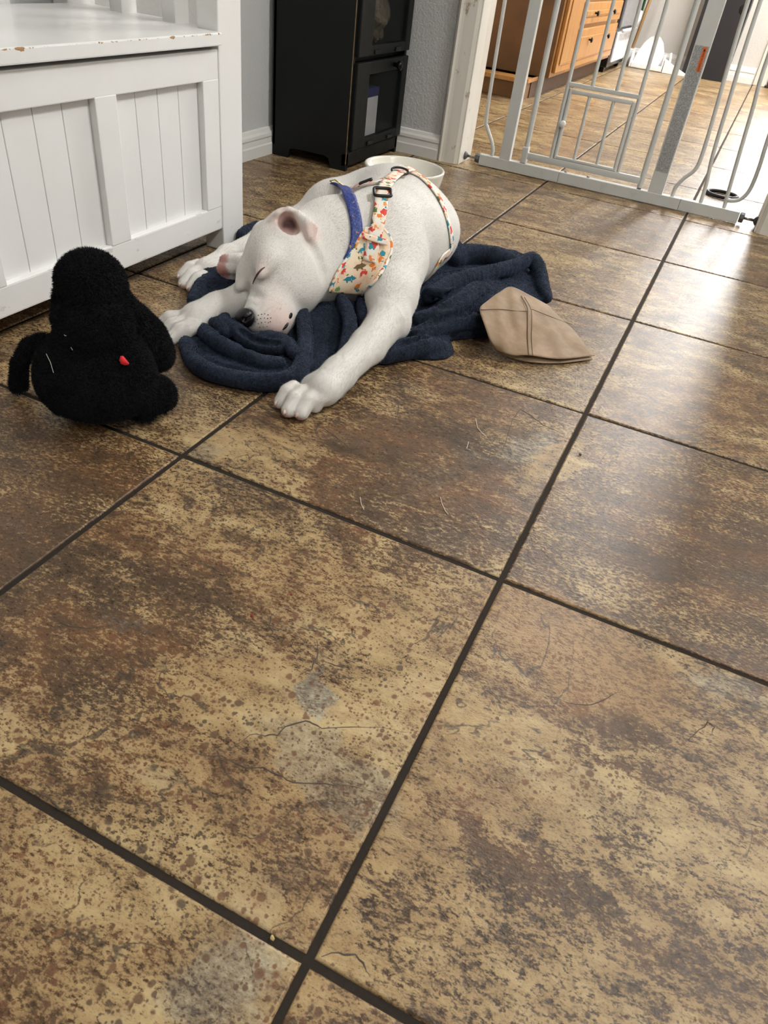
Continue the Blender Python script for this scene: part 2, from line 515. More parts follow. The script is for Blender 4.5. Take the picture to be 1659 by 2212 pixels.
# clefts of the slate print: thin dark ledges standing in the slabs' relief
M_CLEFT = plain('dark_cleft', srgb(74, 64, 54), 0.7, var=0.3, scale=80)
rc_ = random.Random(4)
for pts in ([(490, 1625), (516, 1604), (542, 1586), (572, 1588), (599, 1586), (617, 1568), (659, 1556), (683, 1565), (701, 1574), (756, 1568), (822, 1571), (890, 1582)],
            [(420, 1626), (439, 1630), (478, 1634), (530, 1657), (569, 1659), (600, 1672), (632, 1689), (701, 1692), (762, 1699), (834, 1717)],
            [(592, 1322), (584, 1330), (583, 1352), (590, 1368), (604, 1376)], [(683, 1381), (688, 1400), (684, 1420), (672, 1446), (648, 1456)],
            [(700, 1430), (725, 1436), (745, 1441)], [(680, 912), (702, 926), (719, 940), (740, 955), (757, 972), (770, 966), (782, 950)],
            [(858, 864), (862, 884), (856, 902), (848, 916)], [(1080, 990), (1090, 960), (1096, 940), (1108, 905), (1124, 884), (1150, 900), (1174, 919), (1200, 930), (1224, 943)],
            [(690, 1092), (712, 1062), (735, 1044), (757, 1030)], [(1214, 1514), (1245, 1522), (1278, 1522), (1312, 1508), (1337, 1494)],
            [(1488, 1600), (1500, 1585), (1530, 1560), (1543, 1572), (1538, 1588)], [(690, 2068), (730, 2058), (768, 2062), (790, 2090), (800, 2110)],
            [(100, 1330), (150, 1352), (188, 1356), (250, 1350)], [(300, 1372), (322, 1366), (330, 1352)], [(60, 1700), (100, 1722), (128, 1745), (165, 1752)]):
    P = []
    for (x0, y0), (x1, y1) in zip(pts, pts[1:]):
        for k_ in range(3):
            u_ = k_ / 3
            q = at(x0 + (x1 - x0) * u_, y0 + (y1 - y0) * u_)
            P.append((q[0] + rc_.uniform(-1, 1) * 0.0009, q[1] + rc_.uniform(-1, 1) * 0.0009, -0.0003))
    P.append((*at(*pts[-1])[:2], -0.0003))
    m_ = at(*pts[len(pts) // 2])
    tl = TILES[math.floor(m_[0] / T), math.floor(m_[1] / T)]
    P = [(x - tl.location.x, y - tl.location.y, z) for x, y, z in P]
    n_ = len(P)
    MB().tube(P, [0.0003 + 0.0007 * math.sin(math.pi * (k_ + 0.5) / n_) * rc_.uniform(0.5, 1.2) for k_ in range(n_)], 6).build('cleft', M_CLEFT, tl, smooth=True)

# ------------------------------------------------------------------ lamps
def ceiling_lamp(x, y, sx, sy, s, label, rgb=(1.0, 0.985, 0.965)):
    r = empty('ceiling_light', (x, y, ZC)); tag(r, label, 'light')
    MB().box(x - sx / 2 - 0.02, x + sx / 2 + 0.02, y - sy / 2 - 0.02, y + sy / 2 + 0.02, ZC - 0.03, ZC, 0.004).build('frame', M_TRIM, r)
    MB().box(x - sx / 2, x + sx / 2, y - sy / 2, y + sy / 2, ZC - 0.06, ZC - 0.03, 0.006).build('diffuser', emitter('lamp_diffuser', rgb, s), r)


ceiling_lamp(1.05, 1.55, 0.45, 0.45, LAMP_HALL, 'square ceiling light above the hall near the doorway')
ceiling_lamp(1.1, -0.7, 0.45, 0.45, LAMP_FILL, 'added square fill light on the ceiling at the back of the hall')  # unseen fill lamp, added to brighten the bench front and the dog
ceiling_lamp(0.30, 5.2, 0.16, 1.9, LAMP_KITCHEN, 'long ceiling light strip above the kitchen floor')


def crumb(px, py, size, rgb, label):
    bm = bmesh.new(); bmesh.ops.create_icosphere(bm, subdivisions=1, radius=size)
    rr = random.Random(px)
    for v in bm.verts: v.co *= rr.uniform(0.6, 1.2); v.co.z *= 0.5
    zm = min(v.co.z for v in bm.verts)
    m = MB(); m.bm.free(); m.bm = bm
    o = m.build('crumb', plain('crumb_%d_%d_%d' % rgb, srgb(*rgb), 0.6))
    c_ = at(px, py); o.location = (c_[0], c_[1], -zm + 0.0001)
    tag(o, label, 'crumb')


crumb(545, 1331, 0.0024, (120, 36, 24), 'tiny dark red crumb left of centre on the pitted tile')
crumb(630, 1286, 0.0020, (126, 44, 28), 'tiny red crumb on the tile, nearest to the paw of the three red ones')
crumb(761, 1359, 0.0020, (116, 40, 26), 'tiny red crumb, rightmost of three on the pitted tile')
crumb(1253, 983, 0.0026, (44, 38, 32), 'tiny black crumb near the edge of the tile right of the long joint')
crumb(588, 2027, 0.0022, (190, 168, 112), 'tiny pale crumb in the dark joint near the front corner')
for pts, lb in (([(1027, 905), (1031, 925), (1043, 938), (1051, 945)], 'fine white dog hair on the brown tile, far one'), ([(1012, 955), (1008, 970), (1016, 973)], 'short curled white dog hair in the middle of the brown tile'),
                ([(778, 1075), (780, 1090), (786, 1102)], 'fine white dog hair near the left edge of the brown tile'), ([(951, 1075), (955, 1090), (962, 1105), (968, 1112)], 'fine white dog hair lowest on the brown tile')):
    tag(MB().tube([(*at(x, y)[:2], 0.0008) for x, y in pts], 0.00045, 5).build('dog_hair', plain('white_hair', srgb(214, 200, 184), 0.5)), lb, 'hair')


# ------------------------------------------------------------------ white storage bench
def bench_mat():
    t = NT('white_bench_paint')
    p = t.pos()
    n1 = t.noise(p, 55, 6, 0.7)
    n2 = t.noise(p, 9, 4, 0.6)
    sx = t.n('ShaderNodeSeparateXYZ'); t.put(sx.inputs[0], p)
    # chipped paint along the seat's front edge
    dz = t.math('ABSOLUTE', t.math('SUBTRACT', sx.outputs[2], 0.404)); dx = t.math('ABSOLUTE', t.math('SUBTRACT', sx.outputs[0], -0.853))
    d = t.math('ADD', dz, dx)
    lim = t.math('MULTIPLY', t.mapr(t.math('ADD', n1, t.math('MULTIPLY', n2, 0.5)), 0.76, 0.98), 0.0036)
    chip = t.math('LESS_THAN', d, lim)
    # knocks and dents low down
    n3 = t.noise(t.vmath('MULTIPLY', p, (1, 0.45, 1)), 62, 3, 0.5)
    dent = t.math('MULTIPLY', t.mapr(n3, 0.655, 0.70), t.mapr(sx.outputs[2], 0.12, 0.09))
    base = t.mix(t.mapr(n2, 0.3, 0.8, 0, 0.3), srgb(233, 233, 231), srgb(220, 220, 216))
    base = t.mix(t.math('MULTIPLY', dent, 0.25), base, srgb(150, 146, 140))
    t.set(Base_Color=t.mix(chip, base, t.mix(n1, srgb(120, 84, 52), srgb(186, 150, 110))), Roughness=0.24,
          Normal=t.bump(t.math('SUBTRACT', t.math('MULTIPLY', n2, 0.3), t.math('ADD', dent, chip)), 0.3, 0.0012))
    return t.m


M_BENCH = bench_mat()
BX = -0.865                        # front plane of the bench rails
BY0, BY1 = -0.20, 1.212            # ends
bench = empty('storage_bench', (-1.05, 0.5, 0))
tag(bench, 'white painted wooden storage bench with grooved front panels against the grey wall', 'bench')
def part(mb, name, mat, parent, **kw): return mb.build(name, mat, parent, **kw)
for y0, y1 in ((1.136, BY1), (BY0, BY0 + 0.076)):
    part(MB().box(BX - 0.045, BX + 0.002, y0, y1, 0.0, 0.98, 0.003), 'front_post', M_BENCH, bench)
    part(MB().box(XL + 0.004, XL + 0.044, y0, y1, 0.0, 0.98, 0.003), 'back_post', M_BENCH, bench)
    part(MB().box(XL + 0.044, BX - 0.045, y0 + 0.02, y1 - 0.02, 0.05, 0.380, 0.002), 'end_panel', M_BENCH, bench)
    part(MB().box(XL + 0.044, BX - 0.045, y0 + 0.01, y1 - 0.01, 0.60, 0.64, 0.004), 'armrest', M_BENCH, bench)
    part(MB().box(XL + 0.044, BX - 0.045, y0 + 0.012, y1 - 0.012, 0.380, 0.403, 0.002), 'end_rail', M_BENCH, bench)
    for xs in (-1.128, -1.002):
        part(MB().box(xs, xs + 0.030, y0 + 0.016, y1 - 0.016, 0.40, 0.605, 0.002), 'end_slat', M_BENCH, bench)
YA, YB2 = BY0 + 0.076, 1.136
part(MB().box(XL + 0.05, BX + 0.012, YA + 0.001, YB2 - 0.001, 0.385, 0.406, 0.0025), 'seat', M_BENCH, bench)
part(MB().box(BX - 0.03, BX, YA, YB2, 0.328, 0.378, 0.002), 'upper_rail', M_BENCH, bench)
part(MB().box(BX - 0.03, BX, YA, YB2, 0.048, 0.096, 0.003), 'lower_rail', M_BENCH, bench)
part(MB().box(XL + 0.05, BX - 0.03, YA, YB2, 0.055, 0.07, 0.002), 'bottom_board', M_BENCH, bench)
stiles = [1.086, 0.804, 0.522, 0.240, -0.042]
for s in stiles:
    part(MB().box(BX - 0.02, BX + 0.0005, s, s + 0.05, 0.094, 0.330, 0.0022), 'stile', M_BENCH, bench)
for a, b in zip(stiles[1:], stiles[:-1]):
    y0, y1 = a + 0.05, b
    wv = (y1 - y0) / 4
    for k in range(4):
        part(MB().box(BX - 0.022, BX - 0.0125, y0 + k * wv + 0.0006, y0 + (k + 1) * wv - 0.0006, 0.09, 0.334, 0.0012), 'panel_board', M_BENCH, bench)
part(MB().box(BX - 0.026, BX - 0.022, YA, YB2, 0.09, 0.334), 'panel_backing', M_BENCH, bench)
# slatted back
part(MB().box(XL + 0.012, XL + 0.034, YA, YB2, 0.90, 0.97, 0.003), 'back_top_rail', M_BENCH, bench)
for s in (0.955, 0.785, 0.615, 0.445, 0.275, 0.105):
    w_ = 0.052
    part(MB().box(XL + 0.014, XL + 0.030, s, s + w_, 0.40, 0.91, 0.002), 'back_slat', M_BENCH, bench)

# ------------------------------------------------------------------ tall dark cabinet in the corner
M_DARK = plain('blackish_green_paint', srgb(10, 14, 15), 0.5, var=0.25, scale=14, bump=0.08, bscale=60, Specular_IOR_Level=0.28)
M_BARE = plain('rubbed_bare_wood', srgb(120, 98, 66), 0.6, var=0.3, scale=60)
M_KNOB = plain('dark_metal_knob', srgb(40, 40, 40), 0.28, 0.8)
gm = NT('dark_cabinet_glass')
gm.set(Base_Color=(0.02, 0.025, 0.025), Roughness=0.04, Specular_IOR_Level=0.4, Alpha=0.16)
M_GLASS = gm.m
CX0, CX1, CY0, CY1, CH = XL + 0.018, -0.985, 1.945, 2.322, 1.05
cab = empty('glass_front_cabinet', (-1.1, 2.13, 0))
tag(cab, 'tall narrow black cabinet with glass doors standing in the wall corner', 'cabinet')


def side_panel(y0, y1):
    # foot cut-out at the bottom edge, in (x, z) seen from the side; prism along y takes (z, x)
    pl = [(0, CX0), (0, -1.190), (0.026, -1.182), (0.031, -1.165), (0.031, -1.06), (0.026, -1.045), (0, -1.037), (0, CX1), (CH, CX1), (CH, CX0)]
    part(MB().prism(pl, 'y', y0, y1), 'side_panel', M_DARK, cab)


side_panel(CY0, CY0 + 0.014); side_panel(CY1 - 0.014, CY1)
part(MB().box(CX0, CX0 + 0.008, CY0, CY1, 0.03, CH), 'back_panel', M_DARK, cab)
for z in (0.045, 0.295, 0.68, CH - 0.016):
    part(MB().box(CX0, CX1 - 0.018, CY0 + 0.012, CY1 - 0.012, z - 0.012, z + 0.004), 'shelf', M_DARK, cab)
part(MB().box(CX0, CX1 + 0.006, CY0 - 0.008, CY1 + 0.008, CH, CH + 0.018, 0.004), 'top', M_DARK, cab)
part(MB().box(CX1 - 0.018, CX1, CY0, CY1, 0.012, 0.050, 0.003), 'plinth', M_DARK, cab)
part(MB().box(CX1 - 0.0015, CX1 + 0.0006, CY0 - 0.0006, CY0 + 0.0012, 0.02, 0.62), 'worn_edge', M_BARE, cab)
for z0, z1 in ((0.056, 0.286), (0.300, 0.672), (0.686, CH - 0.01)):
    d = part(MB().box(CX1 - 0.004, CX1 + 0.012, CY0 + 0.012, CY0 + 0.095, z0, z1, 0.003).box(CX1 - 0.004, CX1 + 0.012, CY1 - 0.045, CY1 - 0.006, z0, z1, 0.003)
             .box(CX1 - 0.004, CX1 + 0.0115, CY0 + 0.09, CY1 - 0.04, z0, z0 + 0.026, 0.003).box(CX1 - 0.004, CX1 + 0.0115, CY0 + 0.09, CY1 - 0.04, z1 - 0.034, z1, 0.003), 'door', M_DARK, cab)
    part(MB().box(CX1 + 0.001, CX1 + 0.004, CY0 + 0.09, CY1 - 0.04, z0 + 0.02, z1 - 0.03), 'pane', M_GLASS, d)
    zk = z1 - 0.018
    kb_ = MB()
    kb_.tube([(CX1 + 0.012, CY1 - 0.115, zk), (CX1 + 0.022, CY1 - 0.115, zk), (CX1 + 0.026, CY1 - 0.115, zk), (CX1 + 0.036, CY1 - 0.115, zk), (CX1 + 0.040, CY1 - 0.115, zk)], [0.006, 0.006, 0.012, 0.013, 0.006], 14)
    part(kb_, 'knob', M_KNOB, d, smooth=True)
    for yy in (CY0 + 0.13, CY1 - 0.10):
        part(MB().box(CX1 + 0.011, CX1 + 0.016, yy - 0.02, yy + 0.02, z0 + 0.003, z0 + 0.014, 0.002), 'hinge', M_KNOB, d)
# carton inside, behind the lower glass
M_WB = plain('white_carton', srgb(196, 196, 198), 0.5); M_BB = plain('blue_carton_flap', srgb(36, 40, 96), 0.5)
ct = empty('carton', (-1.045, 2.14, 0.05)); tag(ct, 'small white carton with dark blue top inside the black cabinet', 'carton')
part(MB().box(-1.085, -1.006, 2.10, 2.185, 0.0495, 0.180, 0.003), 'carton_body', M_WB, ct)
part(MB().box(-1.086, -1.005, 2.099, 2.186, 0.180, 0.205, 0.003), 'carton_top', M_BB, ct)
# bag of things on the shelf above
bgm = NT('clear_plastic_bag')
bgm.set(Base_Color=srgb(96, 84, 66), Roughness=0.12, Specular_IOR_Level=0.8, Normal=bgm.bump(bgm.noise(bgm.pos(), 60, 4, 0.7, 1.0), 1.0, 0.01))
bm = bmesh.new(); bmesh.ops.create_icosphere(bm, subdivisions=4, radius=1)
rb = random.Random(2)
for v in bm.verts:
    v.co = Vector((v.co.x * 0.055, v.co.y * 0.075, v.co.z * 0.075)) * (1 + 0.12 * math.sin(v.co.x * 9 + v.co.z * 7) + 0.08 * math.sin(v.co.y * 13 - v.co.z * 5))
me = bpy.data.meshes.new('plastic_bag'); bm.to_mesh(me); bm.free()
for p in me.polygons: p.use_smooth = True
zmin = min(v.co.z for v in me.vertices)
tag(link('plastic_bag', me, bgm.m, None, (-1.065, 2.18, 0.2995 - zmin)), 'crinkled clear plastic bag on the upper shelf inside the black cabinet', 'bag')

# ------------------------------------------------------------------ metal safety gate in the doorway
M_GATE = plain('light_grey_gate_enamel', srgb(196, 198, 194), 0.32, var=0.03, scale=20)
M_STEEL = plain('zinc_spindle', srgb(150, 150, 148), 0.3, 0.9)
M_RUB = plain('grey_rubber_cup', srgb(88, 90, 90), 0.55)
GY = 2.40
GZ = 0.0025
gate = empty('safety_gate', (-0.28, GY, 0))
tag(gate, 'light grey metal pet gate with a small inner door across the doorway', 'gate')
GT = 0.98                            # height of the gate
def bar(name, pts, r, parent=gate, n=12, mat=None):
    P = [(x, GY + dy, z) for x, z, *rest in pts for dy in ((rest[0] if rest else 0.0),)]
    return part(MB().tube(P, r, n), name, mat or M_GATE, parent, angle=50)


def smooth_path(pts, k=6):
    """Catmull-Rom through (x, z) points"""
    pts = [np.array(p, float) for p in pts]
    P = [2 * pts[0] - pts[1]] + pts + [2 * pts[-1] - pts[-2]]
    out = []
    for i in range(1, len(P) - 2):
        for s in range(k):
            t_ = s / k
            a, b, c, d = P[i - 1], P[i], P[i + 1], P[i + 2]
            out.append(0.5 * (2 * b + (c - a) * t_ + (2 * a - 5 * b + 4 * c - d) * t_ ** 2 + (-a + 3 * b - 3 * c + d) * t_ ** 3))
    out.append(pts[-1])
    return [tuple(p) for p in out]


for x0, x1, dy in ((-0.705, -0.4265, 0.0), (-0.4262, -0.0335, -0.0008), (-0.0325, 0.148, 0.0005)):
    part(MB().box(x0, x1, GY - 0.0125 + dy, GY + 0.0125 + dy, GZ, 0.036, 0.002), 'bottom_rail', M_GATE, gate)
part(MB().box(-0.0338, -0.0322, GY - 0.0115, GY + 0.0115, 0.004, 0.0355), 'rail_joint', M_RUB, gate)
part(MB().box(-0.636, -0.600, GY - 0.012, GY + 0.012, 0.034, GT, 0.002), 'frame_post', M_GATE, gate)
wp = part(MB().box(-0.137, -0.092, GY - 0.012, GY + 0.012, 0.034, GT, 0.002), 'frame_post', M_GATE, gate)
bar('bar', smooth_path([(-0.665, 0.034), (-0.666, 0.055), (-0.675, 0.078), (-0.700, 0.118), (-0.708, 0.145), (-0.712, 0.30), (-0.716, 0.6), (-0.716, GT)]), 0.0058)
part(MB().box(-0.716, 0.148, GY - 0.01, GY + 0.01, GT - 0.012, GT + 0.012, 0.002), 'top_rail', M_GATE, gate)
# swinging door of the gate
door = part(MB().tube([(-0.5535, GY, 0.040), (-0.5535, GY, GT - 0.02)], 0.0085, 14).tube([(-0.166, GY, 0.040), (-0.166, GY, GT - 0.02)], 0.0085, 14)
            .box(-0.552, -0.168, GY - 0.007, GY + 0.007, 0.050, 0.070, 0.002), 'gate_door', M_GATE, gate, angle=50)
part(MB().box(-0.564, -0.544, GY - 0.0115, GY + 0.0115, 0.0365, 0.086, 0.003), 'hinge_sleeve', M_GATE, door)
part(MB().box(-0.172, -0.160, GY - 0.009, GY + 0.009, 0.0362, 0.040), 'latch_foot', M_RUB, door)
for xa, za, zb in ((-0.466, 0.28, GT - 0.02), (-0.392, 0.28, GT - 0.02), (-0.316, 0.28, GT - 0.02), (-0.245, 0.06, GT - 0.02)):
    part(MB().tube([(xa, GY, za), (xa, GY, zb)], 0.0058, 12), 'door_bar', M_GATE, door, angle=50)
part(MB().tube([(-0.466, GY, 0.068), (-0.466, GY, 0.282)], 0.0068, 12), 'door_bar', M_GATE, door, angle=50)
part(MB().box(-0.468, -0.243, GY - 0.006, GY + 0.006, 0.275, 0.287, 0.002), 'cross_rail', M_GATE, door)
pet = part(MB().tube([(-0.4535, GY - 0.001, 0.071), (-0.4535, GY - 0.001, 0.270)], 0.0062, 12).box(-0.456, -0.258, GY - 0.006, GY + 0.005, 0.257, 0.269, 0.002)
           .tube([(-0.2575, GY - 0.001, 0.071), (-0.2575, GY - 0.001, 0.266)], 0.0055, 12).box(-0.456, -0.255, GY - 0.006, GY + 0.005, 0.0705, 0.079, 0.002), 'pet_door', M_GATE, gate, angle=50)
for xa in (-0.392, -0.317):
    part(MB().tube([(xa, GY, 0.076), (xa, GY, 0.26)], 0.0052, 12), 'pet_door_bar', M_GATE, pet, angle=50)
part(MB().tube([(-0.452, GY - 0.006, 0.173), (-0.452, GY - 0.011, 0.173), (-0.452, GY - 0.013, 0.173), (-0.452, GY - 0.020, 0.173), (-0.452, GY - 0.022, 0.173)], [0.004, 0.004, 0.0098, 0.0098, 0.007], 18), 'latch_knob', plain('white_plastic', srgb(224, 224, 222), 0.35), pet, angle=50)
for xa in (-0.408, -0.333):
    part(MB().tube([(xa, GY, 0.0355), (xa, GY, 0.039), (xa, GY, 0.040)], [0.0045, 0.0045, 0.002], 12), 'rail_stud', M_STEEL, gate, smooth=True)
# extension with bent bars, right of the wide post
bar('bar', smooth_path([(-0.061, 0.034), (-0.060, 0.062), (-0.045, 0.092), (-0.024, 0.118), (-0.017, 0.15), (-0.020, 0.24), (-0.036, 0.5), (-0.050, GT)]), 0.0058)
bar('bar', smooth_path([(0.027, 0.034), (0.024, 0.09), (0.013, 0.17), (0.005, 0.3), (-0.006, 0.52), (-0.010, GT)]), 0.0058)
bar('bar', smooth_path([(0.098, 0.034), (0.088, 0.14), (0.074, 0.30), (0.062, 0.45), (0.055, GT)]), 0.0058)
bar('bar', smooth_path([(0.094, 0.060), (0.112, 0.060), (0.135, 0.070), (0.149, 0.10), (0.150, 0.16), (0.142, 0.26), (0.132, 0.5), (0.125, GT)]), 0.0058)
for sx, xw, xk in ((-1, OL, -0.707), (1, OR, 0.150)):
    sp = part(MB().tube([(xw - sx * 0.006, GY, 0.020), (xk, GY, 0.020)], 0.0042, 10), 'spindle', M_STEEL, gate, smooth=True)
    part(MB().tube([(xw, GY, 0.020), (xw - sx * 0.003, GY, 0.020), (xw - sx * 0.006, GY, 0.020), (xw - sx * 0.010, GY, 0.020)], [0.013, 0.0135, 0.011, 0.006], 20), 'wall_cup', M_RUB, sp, angle=45)
    part(MB().tube([(xk + sx * 0.014, GY, 0.020), (xk + sx * 0.012, GY, 0.020), (xk + sx * 0.002, GY, 0.020), (xk, GY, 0.020)], [0.013, 0.015, 0.015, 0.013], 8), 'lock_nut', M_RUB, sp)

# warning sticker on the wide post: small print as rows of grey specks, orange heading
st = NT('printed_sticker')
p = st.pos()
sx = st.n('ShaderNodeSeparateXYZ'); st.put(sx.inputs[0], p)
row = st.math('FRACT', st.math('MULTIPLY', sx.outputs[0], 420.0))
inrow = st.math('MULTIPLY', st.mapr(row, 0.15, 0.3), st.mapr(row, 0.85, 0.7))
wn = st.noise(st.vmath('MULTIPLY', p, (420, 1, 620)), 1.0, 2, 0.7)
ink = st.math('MULTIPLY', inrow, st.mapr(wn, 0.44, 0.52))
st.set(Base_Color=st.mix(ink, srgb(172, 174, 172), srgb(84, 86, 86)), Roughness=0.4)
stk = part(MB().box(-0.1335, -0.0955, GY - 0.0124, GY - 0.0121, 0.098, 0.432), 'warning_sticker', st.m, gate)
M_OR = plain('orange_print', srgb(214, 104, 40), 0.45); M_INK = plain('black_print', srgb(28, 26, 24), 0.5)
part(MB().box(-0.1105, -0.0995, GY - 0.0129, GY - 0.0124, 0.370, 0.430), 'heading', M_OR, stk)
def flat_text(txt, size, loc, rot, mat, parent, name='lettering'):
    cu = bpy.data.curves.new(name, 'FONT'); cu.body = txt; cu.size = size; cu.align_x = 'LEFT'; cu.align_y = 'CENTER'
    cu.extrude = 0.00008
    tmp = bpy.data.objects.new(name, cu); col.objects.link(tmp)
    bpy.context.view_layer.update()
    me = bpy.data.meshes.new_from_object(tmp)
    bpy.data.objects.remove(tmp)
    me.transform(Matrix.Translation(loc) @ rot)
    o = link(name, me, mat, parent)
    return o
# reads downwards, facing the hall (-y)
rotd = Matrix.Rotation(math.radians(90), 4, 'X')
rotd = Matrix.Rotation(math.radians(90), 4, 'Y') @ rotd
o = flat_text('MISE EN GARDE', 0.0066, Vector((-0.1050, GY - 0.0131, 0.418)), rotd, M_INK, stk)
o = part(MB().prism([(0.4195, -0.1015), (0.4195, -0.1085), (0.4270, -0.1050)], 'y', GY - 0.0132, GY - 0.0129), 'hazard_triangle', M_INK, stk)

# ------------------------------------------------------------------ kitchen things
def oak_mat():
    t = NT('honey_oak')
    p = t.pos()
    st_ = t.vmath('MULTIPLY', p, (14, 14, 1.3))
    n1 = t.noise(st_, 3.0, 6, 0.65, 1.2); n2 = t.noise(st_, 14.0, 3, 0.6)
    f = t.math('ADD', t.math('MULTIPLY', n1, 0.7), t.math('MULTIPLY', n2, 0.3))
    t.set(Base_Color=t.ramp(f, [(0.3, srgb(138, 92, 44)), (0.5, srgb(174, 124, 66)), (0.7, srgb(196, 146, 84))]), Roughness=0.32, Normal=t.bump(f, 0.1, 0.001))
    return t.m


M_OAK = oak_mat()
M_OAKD = plain('brown_cabinet_end', srgb(112, 76, 38), 0.4, var=0.15, scale=8)
M_TOE = plain('toe_kick_brown', srgb(92, 66, 44), 0.6)
FX = -0.93
kc = empty('kitchen_base_cabinet', (-1.25, 4.85, 0)); tag(kc, 'honey oak kitchen base cabinet with drawers seen through the gate', 'cabinet')
part(MB().box(-1.55, FX - 0.001, 4.10, 5.66, 0.092, 0.88, 0.003), 'body', M_OAK, kc)
part(MB().box(-1.55, FX + 0.0005, 4.085, 4.10, 0.092, 0.88, 0.002), 'end_panel', M_OAKD, kc)
part(MB().box(-1.50, -0.99, 4.0, 5.66, 0.0, 0.092), 'toe_kick', M_TOE, kc)
ledge = [(-1.5, 4.09), (-1.5, 3.885), (-1.02, 3.885), (-1.0, 3.89), (-0.985, 3.91), (-0.985, 4.09)]
part(MB().prism(ledge, 'z', 0.074, 0.092), 'end_ledge', M_OAK, kc)
part(MB().box(-1.50, -0.995, 3.905, 4.09, 0.0, 0.074, 0.002), 'ledge_base', M_OAKD, kc)
part(MB().box(-1.57, FX + 0.03, 4.06, 5.66, 0.88, 0.915, 0.006), 'worktop', plain('speckled_worktop', srgb(150, 138, 122), 0.3, var=0.2, scale=120), kc)


def raised(y0, y1, z0, z1, name, knobs):
    d = part(MB().box(FX, FX + 0.018, y0, y1, z0, z1, 0.004), name, M_OAK, kc)
    part(MB().box(FX + 0.0175, FX + 0.0235, y0 + 0.045, y1 - 0.045, z0 + 0.035, z1 - 0.035, 0.005, 1), 'raised_panel', M_OAK, d)
    for ky, kz in knobs:
        part(MB().tube([(FX + 0.018, ky, kz), (FX + 0.034, ky, kz), (FX + 0.036, ky, kz), (FX + 0.044, ky, kz), (FX + 0.046, ky, kz)], [0.005, 0.005, 0.013, 0.013, 0.009], 12), 'knob', M_KNOB, d, smooth=True)


raised(4.125, 4.455, 0.112, 0.86, 'door', [(4.43, 0.72)])
raised(4.50, 5.60, 0.112, 0.292, 'drawer', [(4.76, 0.236), (5.26, 0.236)])
raised(4.50, 5.60, 0.312, 0.412, 'drawer', [(4.76, 0.362), (5.26, 0.362)])
raised(4.50, 5.60, 0.432, 0.60, 'drawer', [(4.76, 0.52), (5.26, 0.52)])
raised(4.50, 5.60, 0.62, 0.86, 'drawer', [(4.76, 0.74), (5.26, 0.74)])
# range beyond it
M_BLK = plain('glossy_black_enamel', srgb(14, 14, 16), 0.18)
M_WHT = plain('white_enamel', srgb(214, 216, 220), 0.25)
rg = empty('kitchen_range', (-1.25, 6.05, 0)); tag(rg, 'white and black kitchen range beside the oak cabinet', 'range')
part(MB().box(-1.55, -0.93, 5.68, 6.30, 0.03, 0.90, 0.006), 'body', M_BLK, rg)
part(MB().box(-0.93, -0.915, 5.74, 6.29, 0.06, 0.235, 0.006), 'drawer', M_WHT, rg)
part(MB().box(-0.93, -0.912, 5.74, 6.29, 0.26, 0.78, 0.006), 'oven_door', plain('oven_glass_grey', srgb(120, 122, 126), 0.15), rg)
part(MB().tube([(-0.90, 5.78, 0.242), (-0.89, 5.80, 0.246), (-0.89, 6.24, 0.246), (-0.90, 6.26, 0.242)], 0.010, 10), 'handle', M_WHT, rg, smooth=True)
for yy in (5.72, 6.24):
    part(MB().box(-1.0, -0.95, yy, yy + 0.04, 0, 0.031), 'foot', M_BLK, rg)
# upright dustpan
M_PLW = plain('white_plastic_pan', srgb(236, 237, 238), 0.35)
M_GRN = plain('green_handle', srgb(28, 96, 52), 0.4)
dp = empty('dustpan', (-0.74, 6.42, 0)); tag(dp, 'big white upright dustpan with green handle leaning on the kitchen wall', 'dustpan')
def wall_shape(prof, y0, y1, lean=0.0):
    pl = [(z, x) for x, z in prof]
    return MB().prism(pl, 'y', y0, y1)
prof = [(-0.868, 0.035), (-0.852, 0.10), (-0.825, 0.16), (-0.79, 0.20), (-0.755, 0.215), (-0.72, 0.205), (-0.69, 0.175), (-0.665, 0.12), (-0.655, 0.035)]
part(wall_shape(prof, 6.40, 6.412), 'pan', M_PLW, dp)
part(MB().box(-0.872, -0.640, 6.33, 6.412, 0.003, 0.037, 0.006), 'scoop_lip', M_PLW, dp)
part(MB().box(-0.652, -0.640, 6.33, 6.41, 0.003, 0.11, 0.004), 'side_wall', M_PLW, dp)
part(MB().box(-0.884, -0.872, 6.33, 6.41, 0.003, 0.10, 0.004), 'side_wall', M_PLW, dp)
part(MB().tube([(-0.755, 6.404, 0.20), (-0.755, 6.43, 0.32)], 0.012, 12), 'socket', M_PLW, dp, smooth=True)
part(MB().tube([(-0.755, 6.425, 0.31), (-0.752, 6.55, 0.88)], 0.010, 12), 'handle', M_GRN, dp, smooth=True)
br = empty('broom', (-0.60, 6.45, 0)); tag(br, 'angled white broom head lying against the dustpan base', 'broom')
part(MB().prism([(0.002, -0.635), (0.002, -0.47), (0.012, -0.465), (0.065, -0.60), (0.085, -0.635)], 'y', 6.34, 6.40), 'brush_head', M_PLW, br)
part(MB().tube([(-0.60, 6.37, 0.06), (-0.615, 6.42, 0.12)], 0.008, 10), 'neck', M_PLW, br, smooth=True)
pol = empty('wooden_pole', (-0.89, 6.5, 0)); tag(pol, 'pale wooden broom pole standing between the range and the wall', 'pole')
part(MB().tube([(-0.905, 6.44, 0.10), (-0.82, 6.60, 1.2)], 0.012, 12), 'shaft', plain('pale_pole_wood', srgb(206, 168, 120), 0.5), pol, smooth=True)
part(MB().box(-0.93, -0.88, 6.42, 6.455, 0.0, 0.11, 0.005), 'mop_clamp', M_PLW, pol)
sb = empty('scrub_brush', (-0.90, 6.37, 0.245)); tag(sb, 'white grip with green shaft hanging beside the kitchen range', 'brush')
